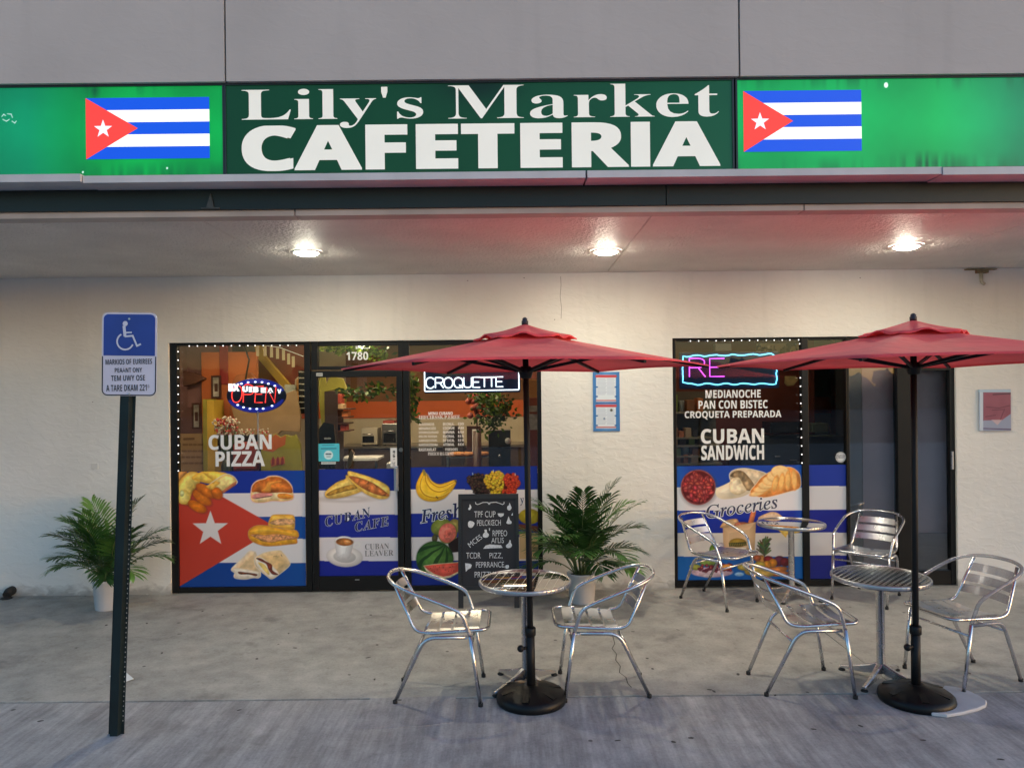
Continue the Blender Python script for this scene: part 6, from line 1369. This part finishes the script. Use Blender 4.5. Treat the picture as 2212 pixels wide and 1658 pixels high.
mb = MB(); neon_word(mb, [('R',240,300,425,520),('E',480,302,650,515)], NY, .0055, TRr); adopt(mb.build('tube_lettering', NP), t)
mb = MB(); rg = random.Random(1); loop = []
for a, b, n in (((165,275),(1240,252),30),((1258,280),(1265,580),9),((1255,600),(190,605),30),((160,580),(158,295),9)):
    for k in range(n): u = k/n; loop.append((a[0]+(b[0]-a[0])*u+(rg.uniform(-5,5) if n < 20 else 0), a[1]+(b[1]-a[1])*u+8*math.sin(u*PI*10)*(n > 20)+rg.uniform(-3,3)))
neon(mb, [(lambda p: (p[0], NY-.002, p[1]))(at(TRr[0]+x*TRr[2], TRr[1]+y*TRr[2], NY)) for x, y in loop], .0065, 8, True); adopt(mb.build('tube_border', NC), t)
# oval open sign
T7b = (440/1.1831, 870/1.1831, 1/(4.878*1.1831)); P7 = lambda x, y, Y: at(T7b[0]+x*T7b[2], T7b[1]+y*T7b[2], Y)
cxo, czo = P7(1050, 685, NY+.02); rx_ = P7(1420,685,NY+.02)[0]-cxo; rz_ = P7(1050,470,NY+.02)[1]-czo
t = thing('open_sign', 'oval blue and red lit OPEN sign in the left window', 'neon sign', (cxo, NY, czo-rz_))
E_ = lambda k: [(cxo+rx_*k*math.cos(i*PI/32), czo+rz_*k*math.sin(i*PI/32)) for i in range(64)]
adopt(MB().prism(E_(1), NY+.012, NY+.04).build('panel', NB_, None, .004), t)
OB = EM('oval_blue', (.02,.03,.42), .55); mb = MB(); e1, e2 = E_(.985), E_(.72)
e2 = [(cxo+(x-cxo)*1.24, z) for x, z in e2]
for i in range(64):
    s_ = abs(math.sin((i+.5)*PI/32))
    if s_ > .25: j = (i+1) % 64; mb.add([(e1[i][0],NY+.0105,e1[i][1]),(e1[j][0],NY+.0105,e1[j][1]),(e2[j][0] if abs(e2[j][0]-cxo) < rx_*.95 else e1[j][0],NY+.0105,e2[j][1] if abs(e2[j][0]-cxo) < rx_*.95 else e1[j][1]),(e2[i][0] if abs(e2[i][0]-cxo) < rx_*.95 else e1[i][0],NY+.0105,e2[i][1] if abs(e2[i][0]-cxo) < rx_*.95 else e1[i][1])], [(0,3,2,1)])
adopt(mb.build('blue_band', OB), t)
LED_ = EM('led_blue_white', (.55,.65,1.0), 4.0); k0 = None
for x, y in ((862,537),(945,520),(1035,515),(1118,518),(1198,537),(1278,563),(815,802),(888,831),(968,848),(1053,851),(1133,848),(1243,813)):
    X, Z = P7(x, y, NY)
    if k0 is None: mb = MB(); mb.ball((0,0,0), .0105, 8, 6, 0, (1.25,.5,.8)); k0 = mb.build('bulb', LED_); adopt(k0, t); k0.location = (X, NY+.004, Z)
    else: k = k0.copy(); COL.objects.link(k); k.location = (X, NY+.004, Z)
OR_ = EM('led_red', (1.0,.05,.04), 2.4); mb = MB()
neon_word(mb, [('O',735,560,860,770),('P',885,560,1005,770),('E',1030,570,1125,772),('N',1160,580,1275,775)], NY, .0048, T7b, .16); adopt(mb.build('tube_lettering', OR_), t)
mb = MB(); LW = EM('led_white', (.95,.97,1.0), 1.9)
for s, x0, y0, x1, y1 in (('BX',702,536,840,632),('U',876,568,945,640),('E',955,575,1000,642),('B',1012,575,1075,645),('E',1105,585,1170,650),('A',1185,590,1262,655),('V',1310,605,1362,660)):
    A, Bq = P7(x0,y1,NY-.008), P7(x1,y0,NY-.008); letter(mb, s, None, NY-.008, 'sb', .05, frame=(A[0],Bq[0],A[1],Bq[1]))
adopt(mb.build('led_lettering', LW), t)
mb = MB(); X, Z = P7(1062,905,NY); mb.box(X-.006, X+.006, NY+.01, NY+.02, at(560,975,NY)[1], Z+.02); adopt(mb.build('cable', PAPER), t)
# strings of small bulbs
SB = EM('bulb_white', (1,.97,.92), 2.0)
def bulbs(label, pts, corners):
    t = thing('string_light', label, 'string light', (0, 7.469, 0)); mb = MB(); mb.tube([(at(*p, 7.469)[0], 0, at(*p, 7.469)[1]) for p in corners], .0018, 5); mb.build('cord', BLK, t); k0 = None
    for p in pts:
        x, z = at(*p, 7.468)
        if k0 is None: m2 = MB(); m2.ball((0,0,0), .0062, 8, 6); k0 = m2.build('bulb', SB, t); k0.location = (x, -.004, z)
        else: k = k0.copy(); COL.objects.link(k); k.location = (x, -.004, z)
Q7 = lambda x, y: (T7b[0]+x*T7b[2], T7b[1]+y*T7b[2])
bulbs('string of white bulbs round the left window', [Q7(x, 68-8*(x-215)/1335) for x in (215,316,423,535,636,740,842,945,1035,1137,1242,1345,1446,1550)]+[Q7(75+.3*k, 138+k*106) for k in range(15)], [Q7(1640,58),Q7(90,68),Q7(76,1640)])
QR = lambda x, y: (TRr[0]+x*TRr[2], TRr[1]+y*TRr[2])
bulbs('string of white bulbs along the top and right side of the right window', [QR(x, 98-14*(x-250)/1270) for x in (250,347,452,552,655,750,852,946,1042,1143,1236,1330,1420,1523)]+[QR(1535+2*k, 130+k*100) for k in range(15)], [QR(90,100),QR(1535,80),QR(1563,1540)])
